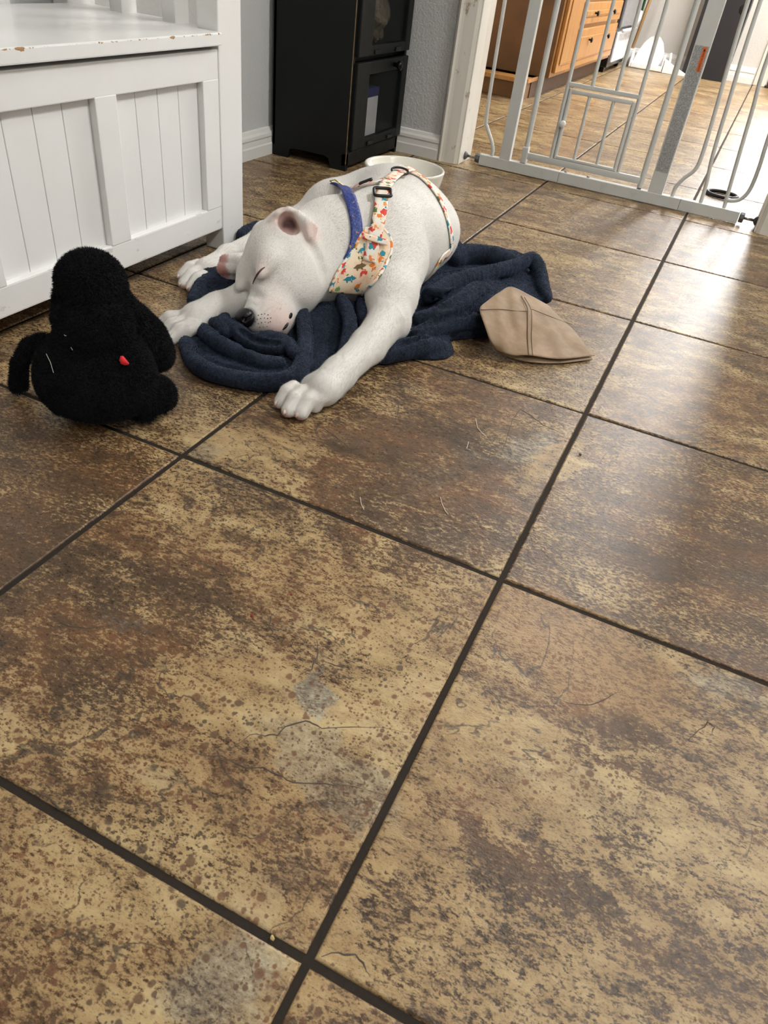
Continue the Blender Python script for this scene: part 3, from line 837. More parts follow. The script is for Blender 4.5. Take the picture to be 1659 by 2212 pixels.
part(MB().tube([(-0.918, 6.365, 0.255), (-0.910, 6.37, 0.30), (-0.905, 6.38, 0.345)], [0.014, 0.02, 0.012], 12), 'grip', M_PLW, sb, smooth=True)
part(MB().tube([(-0.905, 6.38, 0.34), (-0.885, 6.42, 0.8)], 0.011, 12), 'shaft', M_GRN, sb, smooth=True)
part(MB().tube([(-0.918, 6.365, 0.255), (-0.915, 6.35, 0.0)], 0.004, 8), 'rod', M_GRN, sb, smooth=True)
# tall black bin
M_BIN = plain('matte_black_plastic', srgb(30, 31, 36), 0.45, var=0.1, bump=0.05)
bn = empty('tall_bin', (-0.35, 6.53, 0)); tag(bn, 'tall flat matte black bin standing against the kitchen wall', 'bin')
part(MB().prism([(0.0, -0.505), (0.0, -0.196), (0.95, -0.186), (0.95, -0.490)], 'y', 6.42, 6.615), 'body', M_BIN, bn)
part(MB().box(-0.50, -0.18, 6.41, 6.62, 0.95, 0.985, 0.008), 'lid', M_BIN, bn)
part(MB().tube([(-0.225, 6.4205, 0.44), (-0.225, 6.417, 0.44), (-0.225, 6.415, 0.44)], [0.034, 0.032, 0.02], 20), 'finger_grip', M_BLK, bn, smooth=True)
# black rubber ring on the kitchen floor
rgp = at(1560, 420, 0.006)
rngm = MB().tube([(rgp[0] + 0.050 * math.cos(a) * 1.0, rgp[1] + 0.044 * math.sin(a), 0.0062) for a in np.linspace(0, 2 * math.pi, 40, endpoint=False)], 0.0062, 12, closed=True)
tag(rngm.build('rubber_ring', plain('black_rubber', srgb(16, 16, 17), 0.5), smooth=True), 'small black rubber ring lying on the floor behind the gate', 'ring toy')

# ------------------------------------------------------------------ pet bowl
M_CER = plain('white_ceramic', srgb(226, 222, 210), 0.14, var=0.02)
bw = at(874, 362, 0.058)
prof = [(0.0, 0.004), (0.088, 0.004), (0.094, 0.0), (0.104, 0.0), (0.107, 0.006), (0.112, 0.03), (0.117, 0.056), (0.1175, 0.060), (0.115, 0.0625), (0.111, 0.062), (0.107, 0.057), (0.096, 0.03), (0.084, 0.016), (0.06, 0.012), (0.0, 0.012)]
bo = MB().lathe(prof, (0, 0, 0), 64).build('pet_bowl', M_CER, smooth=True)
bmesh_ = bo.data
bo.location = (bw[0], bw[1], 0.0)
tag(bo, 'round white ceramic pet bowl on the floor behind the dog', 'bowl')


# ------------------------------------------------------------------ soft shapes: signed distance field -> mesh
def unit(v):
    v = np.asarray(v, float); return v / np.linalg.norm(v)


def along(px, py, dist):
    """point at a given distance from the viewpoint, seen at a place of the photograph (for laying out the scene)"""
    return CAM + unit(CF * FL + CR * (px - W / 2) - CU * (py - H / 2)) * dist


class SDF:
    def __init__(s, lo, hi, h):
        s.lo = np.array(lo, float); s.h = h
        s.n = np.ceil((np.array(hi, float) - s.lo) / h).astype(int) + 1
        s.ax = [(s.lo[i] + np.arange(s.n[i]) * h).astype(np.float32) for i in range(3)]
        s.D = np.full(s.n, 1.0, np.float32)

    def win(s, lo, hi):
        a = np.clip(np.floor((np.array(lo) - s.lo) / s.h).astype(int), 0, s.n)
        b = np.clip(np.ceil((np.array(hi) - s.lo) / s.h).astype(int) + 1, 0, s.n)
        sl = tuple(slice(a[i], b[i]) for i in range(3))
        X = s.ax[0][sl[0]][:, None, None]; Y = s.ax[1][sl[1]][None, :, None]; Z = s.ax[2][sl[2]][None, None, :]
        return sl, X, Y, Z

    def comb(s, sl, d, k, sub):
        D = s.D[sl]
        if d.size == 0 or D.size == 0: return
        if sub:
            d = -d
            hh = np.clip(0.5 - 0.5 * (D - d) / k, 0, 1)
            s.D[sl] = D + (d - D) * hh + k * hh * (1 - hh)
        else:
            hh = np.clip(0.5 + 0.5 * (D - d) / k, 0, 1)
            s.D[sl] = D + (d - D) * hh - k * hh * (1 - hh)

    def rc(s, p0, p1, r0, r1=None, k=0.01, sub=False):
        """rounded cone from p0 to p1"""
        r1 = r0 if r1 is None else r1
        p0 = np.asarray(p0, float); p1 = np.asarray(p1, float)
        m = max(r0, r1) + 3 * k + 0.01
        sl, X, Y, Z = s.win(np.minimum(p0, p1) - m, np.maximum(p0, p1) + m)
        b = p1 - p0; L = max(b @ b, 1e-9)
        t = np.clip(((X - p0[0]) * b[0] + (Y - p0[1]) * b[1] + (Z - p0[2]) * b[2]) / L, 0, 1)
        d = np.sqrt((X - p0[0] - t * b[0]) ** 2 + (Y - p0[1] - t * b[1]) ** 2 + (Z - p0[2] - t * b[2]) ** 2) - (r0 + (r1 - r0) * t)
        s.comb(sl, d.astype(np.float32), k, sub)
        return s

    def chain(s, pts, rs, k=0.01, sub=False):
        for a, b, ra, rb in zip(pts, pts[1:], rs, rs[1:]): s.rc(a, b, ra, rb, k, sub)
        return s

    def ell(s, c, r, axes=None, k=0.01, sub=False):
        c = np.asarray(c, float); r = np.asarray(r, float)
        A = np.eye(3) if axes is None else np.asarray(axes, float)
        m = r.max() + 3 * k + 0.01
        sl, X, Y, Z = s.win(c - m, c + m)
        q = [((X - c[0]) * A[i, 0] + (Y - c[1]) * A[i, 1] + (Z - c[2]) * A[i, 2]) / r[i] for i in range(3)]
        k0 = np.sqrt(q[0] ** 2 + q[1] ** 2 + q[2] ** 2)
        k1 = np.sqrt((q[0] / r[0]) ** 2 + (q[1] / r[1]) ** 2 + (q[2] / r[2]) ** 2) + 1e-6
        s.comb(sl, (k0 * (k0 - 1) / k1).astype(np.float32), k, sub)
        return s

    def floor(s, z=0.0, k=0.004):
        d = (z - s.ax[2])[None, None, :] + np.zeros_like(s.D)
        hh = np.clip(0.5 - 0.5 * (s.D - d) / k, 0, 1)
        s.D = s.D + (d - s.D) * hh + k * hh * (1 - hh)
        return s

    def mesh(s, name):
        D = s.D; n = s.n
        S = D < 0
        c = [slice(0, -1), slice(1, None)]
        cnt = sum(S[c[i], c[j], c[k]].astype(np.int8) for i in (0, 1) for j in (0, 1) for k in (0, 1))
        act = (cnt > 0) & (cnt < 8)
        I, J, K = np.nonzero(act)
        idx = np.full(act.shape, -1, np.int64); idx[act] = np.arange(len(I))
        acc = np.zeros((len(I), 3)); num = np.zeros(len(I))
        cor = [(i, j, k) for i in (0, 1) for j in (0, 1) for k in (0, 1)]
        val = {q: D[I + q[0], J + q[1], K + q[2]] for q in cor}
        for a in cor:
            for ax in range(3):
                if a[ax]: continue
                b = list(a); b[ax] = 1; b = tuple(b)
                da, db = val[a], val[b]
                m = (da < 0) != (db < 0)
                t = np.where(m, da / np.where(m, da - db, 1), 0)
                p = np.tile(np.array(a, float), (len(I), 1)); p[:, ax] += t
                acc[m] += p[m]; num[m] += 1
        V = s.lo + (np.stack([I, J, K], 1) + acc / num[:, None]) * s.h
        F = []
        for ax in range(3):
            o = [q for q in range(3) if q != ax]
            sa = [slice(None)] * 3; sb = [slice(None)] * 3
            sa[ax] = slice(0, -1); sb[ax] = slice(1, None)
            for q in o: sa[q] = slice(1, -1); sb[q] = slice(1, -1)
            A, B = S[tuple(sa)], S[tuple(sb)]
            e = np.argwhere(A != B)
            if len(e) == 0: continue
            ins = A[tuple(e.T)]
            for q in o: e[:, q] += 1
            def cell(du, dv):
                cc = e.copy(); cc[:, o[0]] -= du; cc[:, o[1]] -= dv
                return idx[tuple(cc.T)]
            quad = np.stack([cell(1, 1), cell(0, 1), cell(0, 0), cell(1, 0)], 1)
            flip = ins if ax != 1 else ~ins
            quad[~flip] = quad[~flip][:, ::-1]
            F.append(quad)
        F = np.concatenate(F)
        return V, F


def np_mesh(name, V, F, smooth=True):
    me = bpy.data.meshes.new(name)
    me.vertices.add(len(V)); me.vertices.foreach_set('co', np.asarray(V, np.float32).ravel())
    F = np.asarray(F, np.int32); k = F.shape[1]
    me.loops.add(F.size); me.loops.foreach_set('vertex_index', F.ravel())
    me.polygons.add(len(F)); me.polygons.foreach_set('loop_start', np.arange(len(F), dtype=np.int32) * k)
    me.update(calc_edges=True)
    if smooth: me.polygons.foreach_set('use_smooth', np.ones(len(F), bool))
    return me


def relax(V, F, it=1, f=0.5):
    """Laplacian smoothing of a quad mesh"""
    E = np.concatenate([F[:, [0, 1]], F[:, [1, 2]], F[:, [2, 3]], F[:, [3, 0]]])
    deg = np.bincount(E.ravel(), minlength=len(V)).astype(float)[:, None]
    for _ in range(it):
        A = np.zeros_like(V)
        for d in range(3):
            A[:, d] = np.bincount(E[:, 0], V[E[:, 1], d], len(V)) + np.bincount(E[:, 1], V[E[:, 0], d], len(V))
        V = V + f * (A / deg - V)
    return V


def color_attr(me, C):
    a = me.color_attributes.new('Col', 'FLOAT_COLOR', 'POINT')
    a.data.foreach_set('color', np.concatenate([C, np.ones((len(C), 1))], 1).astype(np.float32).ravel())


def sstep(a, b, x):
    t = np.clip((x - a) / (b - a), 0, 1); return t * t * (3 - 2 * t)


# ------------------------------------------------------------------ the dog
KH = np.array([-0.582, 0.907, 0.115])                    # middle of the skull
NH = np.array([-0.574, 0.779, 0.050])
TV = unit(CAM - KH)
RV = unit(CR - TV * (CR @ TV)); UV = np.cross(TV, RV)
ha = unit(NH - KH)
hd = -0.80 * RV + 0.45 * UV + 0.40 * TV
hd = unit(hd - ha * (hd @ ha)); hl = np.cross(hd, ha)
HAX = np.array([ha, hd, hl])
def hp(a, d, l=0.0): return KH + a * ha + d * hd + l * hl


dog = SDF((-0.93, 0.58, -0.005), (-0.27, 1.62, 0.30), 0.0026)
B = 0.022      # blanket under the body
# trunk
dog.chain([(-0.475, 1.075, 0.095), (-0.505, 1.19, 0.104), (-0.535, 1.30, 0.100), (-0.59, 1.39, 0.090), (-0.645, 1.41, 0.082)],
          [0.086, 0.098, 0.096, 0.092, 0.084], 0.03)
dog.ell((-0.515, 1.28, 0.090), (0.125, 0.16, 0.092), None, 0.03)
dog.ell((-0.50, 1.12, 0.085), (0.09, 0.10, 0.07), None, 0.03)
# haunch lying to the left, hind legs towards the viewer
dog.ell((-0.690, 1.335, 0.078), (0.082, 0.090, 0.070), None, 0.03)
dog.chain([(-0.71, 1.33, 0.07), at(625, 492, 0.050), at(560, 518, 0.036), at(490, 550, 0.030), at(445, 580, 0.026)], [0.052, 0.034, 0.020, 0.0165, 0.019], 0.016)
# shoulder, foreleg on the right
dog.ell(at(868, 515, 0.120) + np.array([0.0, 0.04, -0.02]), (0.058, 0.090, 0.080), None, 0.03)
EL = at(840, 690, 0.050)
dog.chain([at(864, 565, 0.100), at(846, 640, 0.072), EL], [0.054, 0.043, 0.035], 0.022)
dog.chain([EL, at(795, 748, 0.040), at(732, 808, 0.034), at(700, 840, 0.030)], [0.036, 0.029, 0.0255, 0.027], 0.014)
dog.ell(at(858, 706, 0.042), (0.019, 0.024, 0.020), None, 0.012)
# foreleg on the left, coming out from under the head
dog.chain([at(640, 640, 0.06), at(540, 640, 0.045), at(470, 665, 0.036), at(425, 685, 0.030)], [0.036, 0.029, 0.0245, 0.026], 0.014)
# neck
dog.chain([(-0.49, 1.11, 0.130), (-0.545, 1.03, 0.125), hp(-0.045, -0.02, 0.0)], [0.082, 0.070, 0.060], 0.03)
dog.rc(hp(-0.02, -0.055, 0.0), (-0.50, 1.03, 0.085), 0.052, 0.062, 0.025)
# head
dog.ell(hp(-0.008, 0.004), (0.076, 0.060, 0.060), HAX, 0.02)
for s in (-1, 1):
    dog.ell(hp(0.012, -0.036, 0.026 * s), (0.058, 0.048, 0.034), HAX, 0.02)
    dog.ell(hp(0.040, 0.026, 0.030 * s), (0.030, 0.022, 0.024), HAX, 0.014)
    dog.ell(hp(0.100, -0.040, 0.017 * s), (0.040, 0.030, 0.022), HAX, 0.010)
dog.rc(hp(0.055, -0.022), hp(0.112, -0.022), 0.044, 0.031, 0.016)
dog.rc(hp(0.04, -0.060), hp(0.108, -0.060), 0.026, 0.019, 0.012)
dog.ell(hp(0.128, -0.022), (0.018, 0.024, 0.024), HAX, 0.010)
# eyelids, closed
for s in (-1, 1):
    dog.ell(hp(0.068, 0.026, 0.034 * s), (0.018, 0.010, 0.010), HAX, 0.010)
# groove from eye to muzzle, cheek fold
dog.rc(hp(0.066, 0.004, 0.052), hp(0.088, -0.004, 0.046), 0.004, 0.003, 0.012, True)
# skin fold between cheek and neck, throat crease
for pts_, r_ in (([(668, 524, 0.010), (681, 540, 0.012), (692, 562, 0.012), (699, 585, 0.010), (702, 604, 0.006)], 0.0050), ([(560, 640, 0.0), (545, 632, 0.0), (533, 622, 0.0)], 0.0032)):
    Q_ = []
    for x, y, t_ in pts_:
        d_ = unit(CF * FL + CR * (x - W / 2) - CU * (y - H / 2))
        # march to the surface of the field
        lo_ = 1.1
        for st_ in range(500):
            q_ = CAM + d_ * lo_
            ii = np.clip(np.round((q_ - dog.lo) / dog.h).astype(int), 0, dog.n - 1)
            dv = dog.D[tuple(ii)]
            if dv < 0.001: break
            lo_ += max(0.0015, min(dv * 0.7, 0.02))
        Q_.append(q_ - d_ * 0.002)
    dog.chain(Q_, [r_ * 0.7] + [r_] * (len(Q_) - 2) + [r_ * 0.6], 0.012, True)
# paws
TOES = []
def paw(roots, tips, zr, zt, r0, r1, mid, rm, k=0.007):
    dog.ell(mid, rm, None, 0.012)
    for (a, b), (c, d) in zip(roots, tips):
        p, q = at(a, b, zr), at(c, d, zt)
        m = (p + q) / 2 + np.array([0, 0, 0.005])
        dog.chain([p, m, q], [r0, r0 * 1.04, r1], k * 0.35)
        TOES.append((p, m, q, r1))
paw([(634, 838), (654, 846), (680, 852), (702, 854)], [(608, 868), (624, 886), (651, 891), (680, 876)], 0.028, 0.0125, 0.0118, 0.0118, at(692, 836, 0.022), (0.031, 0.031, 0.020))
dog.ell(at(727, 848, 0.012), (0.011, 0.012, 0.011), None, 0.008)
paw([(385, 684), (395, 695), (408, 703), (424, 706)], [(350, 700), (354, 718), (371, 731), (395, 728)], 0.028, 0.0125, 0.0115, 0.0115, at(418, 694, 0.022), (0.030, 0.027, 0.019))
paw([(428, 572), (432, 584), (440, 596)], [(394, 596), (397, 612), (414, 620)], 0.025, 0.0125, 0.0115, 0.0112, at(445, 583, 0.020), (0.022, 0.023, 0.017))
# the other hind paw, sole turned to the left
dog.chain([at(600, 545, 0.055), at(530, 572, 0.050)], [0.028, 0.024], 0.01)
for (a, b), (c, d), z in (((515, 562), (488, 563), 0.062), ((515, 578), (482, 580), 0.050), ((515, 588), (490, 594), 0.036)):
    p, q = at(a, b, z), at(c, d, z - 0.004)
    dog.rc(p, q, 0.0135, 0.0125, 0.004)
    TOES.append((p, (p + q) / 2, q, 0.0125))
# ear on the visible side: cupped base, folded flap
EDIST = np.linalg.norm(hp(-0.064, 0.022, 0.052) - CAM)
def ep(px, py, t): return along(px, py, EDIST - t)
dog.ell(ep(618, 488, -0.004), (0.030, 0.030, 0.024), np.array([RV, UV, TV]), 0.012)
rim = [ep(590, 500, 0.006), ep(589, 480, 0.014), ep(602, 463, 0.018), ep(624, 455, 0.018), ep(644, 464, 0.020), ep(656, 482, 0.022), ep(660, 500, 0.020)]
dog.chain(rim, [0.005, 0.0055, 0.006, 0.006, 0.006, 0.0055, 0.005], 0.006)
dog.ell(ep(624, 487, 0.020), (0.0185, 0.0215, 0.022), np.array([unit(RV + 0.35 * UV), unit(UV - 0.35 * RV), TV]), 0.004, True)
dog.rc(ep(622, 500, 0.002), ep(632, 520, 0.004), 0.010, 0.008, 0.008)
dog.rc(ep(630, 478, -0.008), ep(640, 498, -0.006), 0.004, 0.004, 0.004)
# flap: a row of thin bars fanning from the fold to the tip
for u in np.linspace(0, 1, 9):
    a = ep(640 + 20 * u, 461 + 39 * u, 0.021); b = ep(683 - 10 * u, 489 + 33 * u, 0.016 + 0.004 * u)
    mdl = (a + b) / 2 + TV * 0.006
    dog.chain([a, mdl, b], [0.0048, 0.0044, 0.0040], 0.004)
# far ear, only its edge shows past the skull
dog.ell(hp(-0.055, 0.035, -0.055), (0.028, 0.02, 0.02), HAX, 0.01)
dog.floor(0.0022, 0.003)
V, F = dog.mesh('dog')
V = relax(V, F, 2, 0.5)
SK = np.array(srgb(226, 223, 217)); PK = np.array(srgb(226, 190, 180)); PD = np.array(srgb(190, 128, 118)); DK = np.array(srgb(38, 32, 34))
C = np.tile(SK, (len(V), 1))
def paint(c, r, colr, amt=1.0, soft=0.6):
    global C
    d = np.linalg.norm(V - np.asarray(c), axis=1)
    w_ = (amt * sstep(r, r * (1 - soft), d))[:, None]
    C = C * (1 - w_) + np.asarray(colr) * w_
paint(hp(0.122, -0.050, 0.03), 0.050, PK, 0.65, 0.8)
paint(hp(0.09, -0.01, 0.04), 0.05, PK, 0.18, 0.9)
paint(hp(0.070, 0.03, 0.04), 0.026, PK, 0.25, 0.8)
paint(hp(-0.03, 0.045, 0.045), 0.045, PK, 0.4, 0.9)
paint(ep(618, 486, 0.004), 0.036, PK, 0.8, 0.6)
paint(ep(624, 489, -0.002), 0.0215, np.array(srgb(84, 44, 42)), 0.97, 0.6)
paint(ep(670, 500, 0.018), 0.030, PK, 0.6, 0.7)
for (p, m, q, r) in TOES:
    t_ = unit(q - p)
    paint(q + t_ * r * 0.9 - np.array([0, 0, r * 0.5]), r * 1.15, PD, 0.85, 0.6)
    paint((p + m) / 2, r * 1.4, PK, 0.25, 0.9)
for q in (at(484, 562, 0.060), at(476, 582, 0.048), at(484, 597, 0.036)): paint(q, 0.016, np.array(srgb(176, 112, 102)), 0.9, 0.5)
paint(hp(0.138, -0.004, 0.006), 0.020, DK, 0.9, 0.4)
dm = NT('white_short_coat')
at_ = dm.n('ShaderNodeVertexColor'); at_.layer_name = 'Col'
p = dm.pos()
hair = dm.noise(dm.vmath('MULTIPLY', p, (1, 1, 1)), 420, 4, 0.7, 0.6)
cl = dm.noise(p, 22, 4, 0.6)
dm.set(Base_Color=dm.mix(dm.math('MULTIPLY', dm.mapr(hair, 0.35, 0.65, 1, 0), 0.10), dm.mix(dm.mapr(cl, 0.45, 0.75, 0, 0.12), at_.outputs[0], srgb(214, 190, 180)), srgb(188, 180, 170)),
       Roughness=0.62, Sheen_Weight=0.25, Sheen_Roughness=0.5, Subsurface_Weight=0.08, Subsurface_Radius=(0.01, 0.004, 0.003), Subsurface_Scale=0.5,
       Normal=dm.bump(hair, 0.35, 0.0012))
me = np_mesh('dog', V, F); color_attr(me, C)
DV, DF, DC = V, F, C
dog_o = link('dog', me, dm.m)
tag(dog_o, 'white short haired puppy asleep on a navy blanket wearing a harness', 'dog')
BVH = BVHTree.FromPolygons([tuple(v) for v in V], [tuple(f) for f in F.tolist()])


def snap(p, off=0.0):
    """nearest point of the dog's coat, lifted by off"""
    q, n, _, _ = BVH.find_nearest(Vector(p))
    return np.array(q) + np.array(n) * off, np.array(n)


def surf_line(pts, off=0.0, k=6):
    P = []
    for a, b in zip(pts, pts[1:]):
        for s_ in range(k): P.append(np.asarray(a) + (np.asarray(b) - np.asarray(a)) * s_ / k)
    P.append(np.asarray(pts[-1]))
    return [snap(q, off)[0] for q in P]


M_LID = plain('dark_eyelid', srgb(92, 48, 48), 0.45); M_NOSE = plain('black_wet_nose', srgb(30, 27, 30), 0.28, bump=0.3, bscale=900)
M_CLAW = plain('pale_claw', srgb(222, 196, 184), 0.35)
def pick(px, py, off=0.0):
    """point of the coat that shows at a place of the photograph"""
    d = unit(CF * FL + CR * (px - W / 2) - CU * (py - H / 2))
    q, n, _, _ = BVH.ray_cast(Vector(CAM), Vector(d))
    if q is None:
        return snap(along(px, py, 1.55), off)
    return np.array(q) + np.array(n) * off, np.array(n)


# closed eye: a thin dark slit
P = [pick(x, y, 0.0002)[0] for x, y in smooth_path([(572, 577), (564, 583), (556, 593), (550, 604), (546, 614)], 4)]
n_ = len(P)
part(MB().tube(P, [0.0005 + 0.0013 * math.sin(math.pi * min(1, (i + 1) / n_)) for i in range(n_)], 8), 'eyelid_line', M_LID, dog_o, smooth=True)
# nose leather with nostrils
ns = SDF(hp(0.14, 0) - 0.035, hp(0.14, 0) + 0.035, 0.0011)
ns.ell(hp(0.138, -0.002), (0.014, 0.017, 0.020), HAX, 0.004).ell(hp(0.132, -0.014), (0.013, 0.020, 0.013), HAX, 0.004)
for s in (-1, 1):
    ns.ell(hp(0.150, 0.001, 0.0085 * s), (0.008, 0.0040, 0.0042), HAX, 0.003, True)
    ns.rc(hp(0.147, -0.001, 0.013 * s), hp(0.138, -0.003, 0.020 * s), 0.0022, 0.0016, 0.002, True)
ns.rc(hp(0.152, 0.006), hp(0.147, -0.02), 0.001, 0.0014, 0.003, True)
v_, f_ = ns.mesh('nose')
link('nose', np_mesh('nose', v_, f_), M_NOSE, dog_o)
# dark lip showing at the corner of the mouth, lip line
P = [pick(x, y, 0.0004)[0] for x, y in smooth_path([(610, 712), (615, 707), (619, 702), (622, 697)], 4)]
part(MB().tube(P, [0.0006 + 0.0020 * math.sin(math.pi * (i + 0.5) / (len(P) + 1)) for i in range(len(P))], 8), 'lip_line', M_NOSE, dog_o, smooth=True)
q, n_v = pick(628, 682)
bmx = bmesh.new(); bmesh.ops.create_icosphere(bmx, subdivisions=3, radius=1.0)
tx = unit(ha - n_v * (ha @ n_v)); ty = np.cross(n_v, tx)
for v in bmx.verts: v.co = Vector(q + tx * v.co.x * 0.0062 + ty * v.co.y * 0.0040 + n_v * v.co.z * 0.0012)
m_ = MB(); m_.bm.free(); m_.bm = bmx
part(m_, 'lip_spot', M_NOSE, dog_o, smooth=True)
# whisker spots in rows
for x, y in ((558, 681), (565, 679), (572, 678), (579, 680), (556, 690), (563, 688), (571, 687), (578, 688), (585, 687), (558, 699), (565, 697), (573, 696), (580, 697), (561, 707), (569, 706), (577, 705), (584, 695), (549, 685), (551, 695)):
    q, n_v = pick(x, y)
    bmx = bmesh.new(); bmesh.ops.create_icosphere(bmx, subdivisions=1, radius=0.0011)
    for v in bmx.verts: v.co = v.co + Vector(q)
    m_ = MB(); m_.bm.free(); m_.bm = bmx
    part(m_, 'whisker_spot', M_LID, dog_o)
for (p, m, q, r) in TOES[:11]:
    t_ = unit(q - m); t_[2] = 0; t_ = unit(t_)
    a = q + t_ * (r * 0.75) + np.array([0, 0, r * 0.25])
    part(MB().tube([a, a + t_ * 0.003 + np.array([0, 0, -0.001]), a + t_ * 0.0055 + np.array([0, 0, -0.004])], [0.0030, 0.0026, 0.001], 8), 'claw', M_CLAW, dog_o, smooth=True)


# ------------------------------------------------------------------ plush navy blanket under the dog
def poly_sdf(poly, X, Y):
    d = np.full(np.broadcast(X, Y).shape, 9.0); ins = np.zeros(d.shape, bool)
    n = len(poly)
    for i in range(n):
        a, b = np.asarray(poly[i]), np.asarray(poly[(i + 1) % n])
        e = b - a; L = e @ e
        t = np.clip(((X - a[0]) * e[0] + (Y - a[1]) * e[1]) / L, 0, 1)
        d = np.minimum(d, np.hypot(X - a[0] - t * e[0], Y - a[1] - t * e[1]))
        cr = (a[1] > Y) != (b[1] > Y)
        ins ^= cr & (X < (b[0] - a[0]) * (Y - a[1]) / (b[1] - a[1] + 1e-12) + a[0])
    return np.where(ins, -d, d)


h_ = dog.h
n0 = np.round((np.array([-0.93, 0.58, -0.005]) - np.array([-0.95, 0.56, -0.005])) / h_).astype(int)
n0[2] = 0
blo = dog.lo - n0 * h_
bl = SDF(blo, (-0.10, 1.66, 0.115), h_)
foot = [(398, 742), (412, 783), (455, 808), (520, 824), (585, 830), (640, 826), (690, 804), (735, 790), (800, 782), (850, 779), (905, 772), (950, 754), (972, 738), (1045, 731), (1120, 710), (1183, 650), (1176, 602), (1158, 570), (1110, 552), (1060, 549), (1000, 541),
        (960, 500), (860, 450), (760, 430), (660, 428), (615, 432), (575, 452), (540, 486), (505, 530), (474, 560), (446, 600), (420, 645), (405, 690)]
poly = [at(x, y, 0.0)[:2] for x, y in foot]
X2 = bl.ax[0][:, None].astype(float); Y2 = bl.ax[1][None, :].astype(float)
d2 = poly_sdf(poly, X2, Y2)
wav = 0.5 * np.sin(X2 * 47 + 1.3 * np.sin(Y2 * 31)) + 0.5 * np.sin(Y2 * 39 + X2 * 21 + 1.1 * np.sin(X2 * 27))
top = (0.0155 + 0.0035 * wav)[:, :, None]
Z = bl.ax[2][None, None, :]
r_ = 0.008
bl.D = (np.sqrt(np.maximum(d2[:, :, None] + r_, 0) ** 2 + np.maximum(Z - (top - r_), 0) ** 2) + np.minimum(np.maximum(d2[:, :, None] + r_, Z - (top - r_)), 0) - r_).astype(np.float32)


def fold(pts, r, k=0.010, sub=False):
    """pts: (px, py, z); a rolled fold or a crease along them"""
    P = smooth_path([(x, y, z) for x, y, z in pts], 5)
    Q = [at(x, y, z) for x, y, z in P]
    rs = np.interp(np.linspace(0, 1, len(Q)), np.linspace(0, 1, len(r)), r) if isinstance(r, (list, tuple)) else [r] * len(Q)
    bl.chain(Q, list(rs), k, sub)


# mounds
bl.ell(at(720, 700, 0.0), (0.075, 0.10, 0.046), None, 0.02)
bl.ell(at(560, 700, 0.0), (0.06, 0.06, 0.034), None, 0.02)
bl.ell(at(480, 620, 0.0), (0.05, 0.08, 0.036), None, 0.02)
bl.ell(at(1010, 650, 0.0), (0.10, 0.13, 0.044), None, 0.02)
bl.ell(at(880, 740, 0.0), (0.09, 0.06, 0.026), None, 0.02)
# rolled hem in front: the turned band, with the crease behind it
hem = [(402, 742, .014), (418, 780, .014), (458, 805, .014), (520, 820, .014), (585, 826, .015), (632, 816, .018), (655, 785, .025), (662, 735, .034), (658, 690, .042), (656, 655, .046)]
fold([(430, 735, .020), (446, 770, .020), (490, 790, .020), (550, 803, .020), (605, 803, .022), (634, 780, .026), (642, 735, .036), (640, 690, .046)], 0.0065, 0.006, True)
fold(hem, [0.0125, 0.0135, 0.0135, 0.014, 0.015, 0.015, 0.0145, 0.013], 0.003)
# folds in the hollow before the muzzle
fold([(462, 698, .030), (500, 706, .034), (540, 736, .030), (590, 750, .030), (626, 742, .032)], [0.010, 0.0135, 0.0135, 0.010], 0.003)
fold([(436, 712, .024), (470, 738, .027), (520, 764, .025), (560, 780, .023), (606, 784, .022)], [0.012, 0.0145, 0.013, 0.010], 0.003)
fold([(486, 688, .036), (476, 703, .034), (490, 720, .030)], [0.010, 0.011, 0.009], 0.003)
fold([(560, 726, .038), (590, 729, .036), (620, 742, .034), (636, 764, .030)], [0.008, 0.011, 0.010], 0.003)
fold([(520, 750, .032), (560, 767, .028), (600, 770, .028)], 0.005, 0.006, True)
fold([(470, 722, .034), (505, 738, .034), (540, 756, .032)], 0.005, 0.006, True)
fold([(520, 716, .040), (560, 738, .038), (600, 742, .038)], 0.004, 0.006, True)
# panel to the right of the muzzle: long creases towards the foreleg
fold([(668, 650, .052), (676, 700, .044), (678, 750, .034), (668, 795, .022)], 0.005, 0.008, True)
fold([(735, 640, .056), (756, 690, .048), (752, 740, .034), (735, 785, .018)], [0.009, 0.011, 0.009], 0.010)
fold([(770, 650, .050), (772, 700, .040), (765, 745, .028)], 0.006, 0.010, True)
fold([(785, 640, .050), (790, 690, .042), (804, 720, .030)], [0.013, 0.014, 0.010], 0.006)
# left strip along the hind leg
fold([(418, 650, .018), (438, 612, .020), (470, 572, .024), (505, 540, .028)], [0.012, 0.013, 0.013, 0.013], 0.005)
# behind the head
fold([(520, 508, .024), (548, 480, .028), (585, 455, .030), (630, 436, .032), (665, 428, .030)], [0.014, 0.018, 0.019, 0.017], 0.006)
fold([(535, 505, .020), (560, 485, .024), (600, 465, .026)], [0.010, 0.012, 0.012], 0.004)
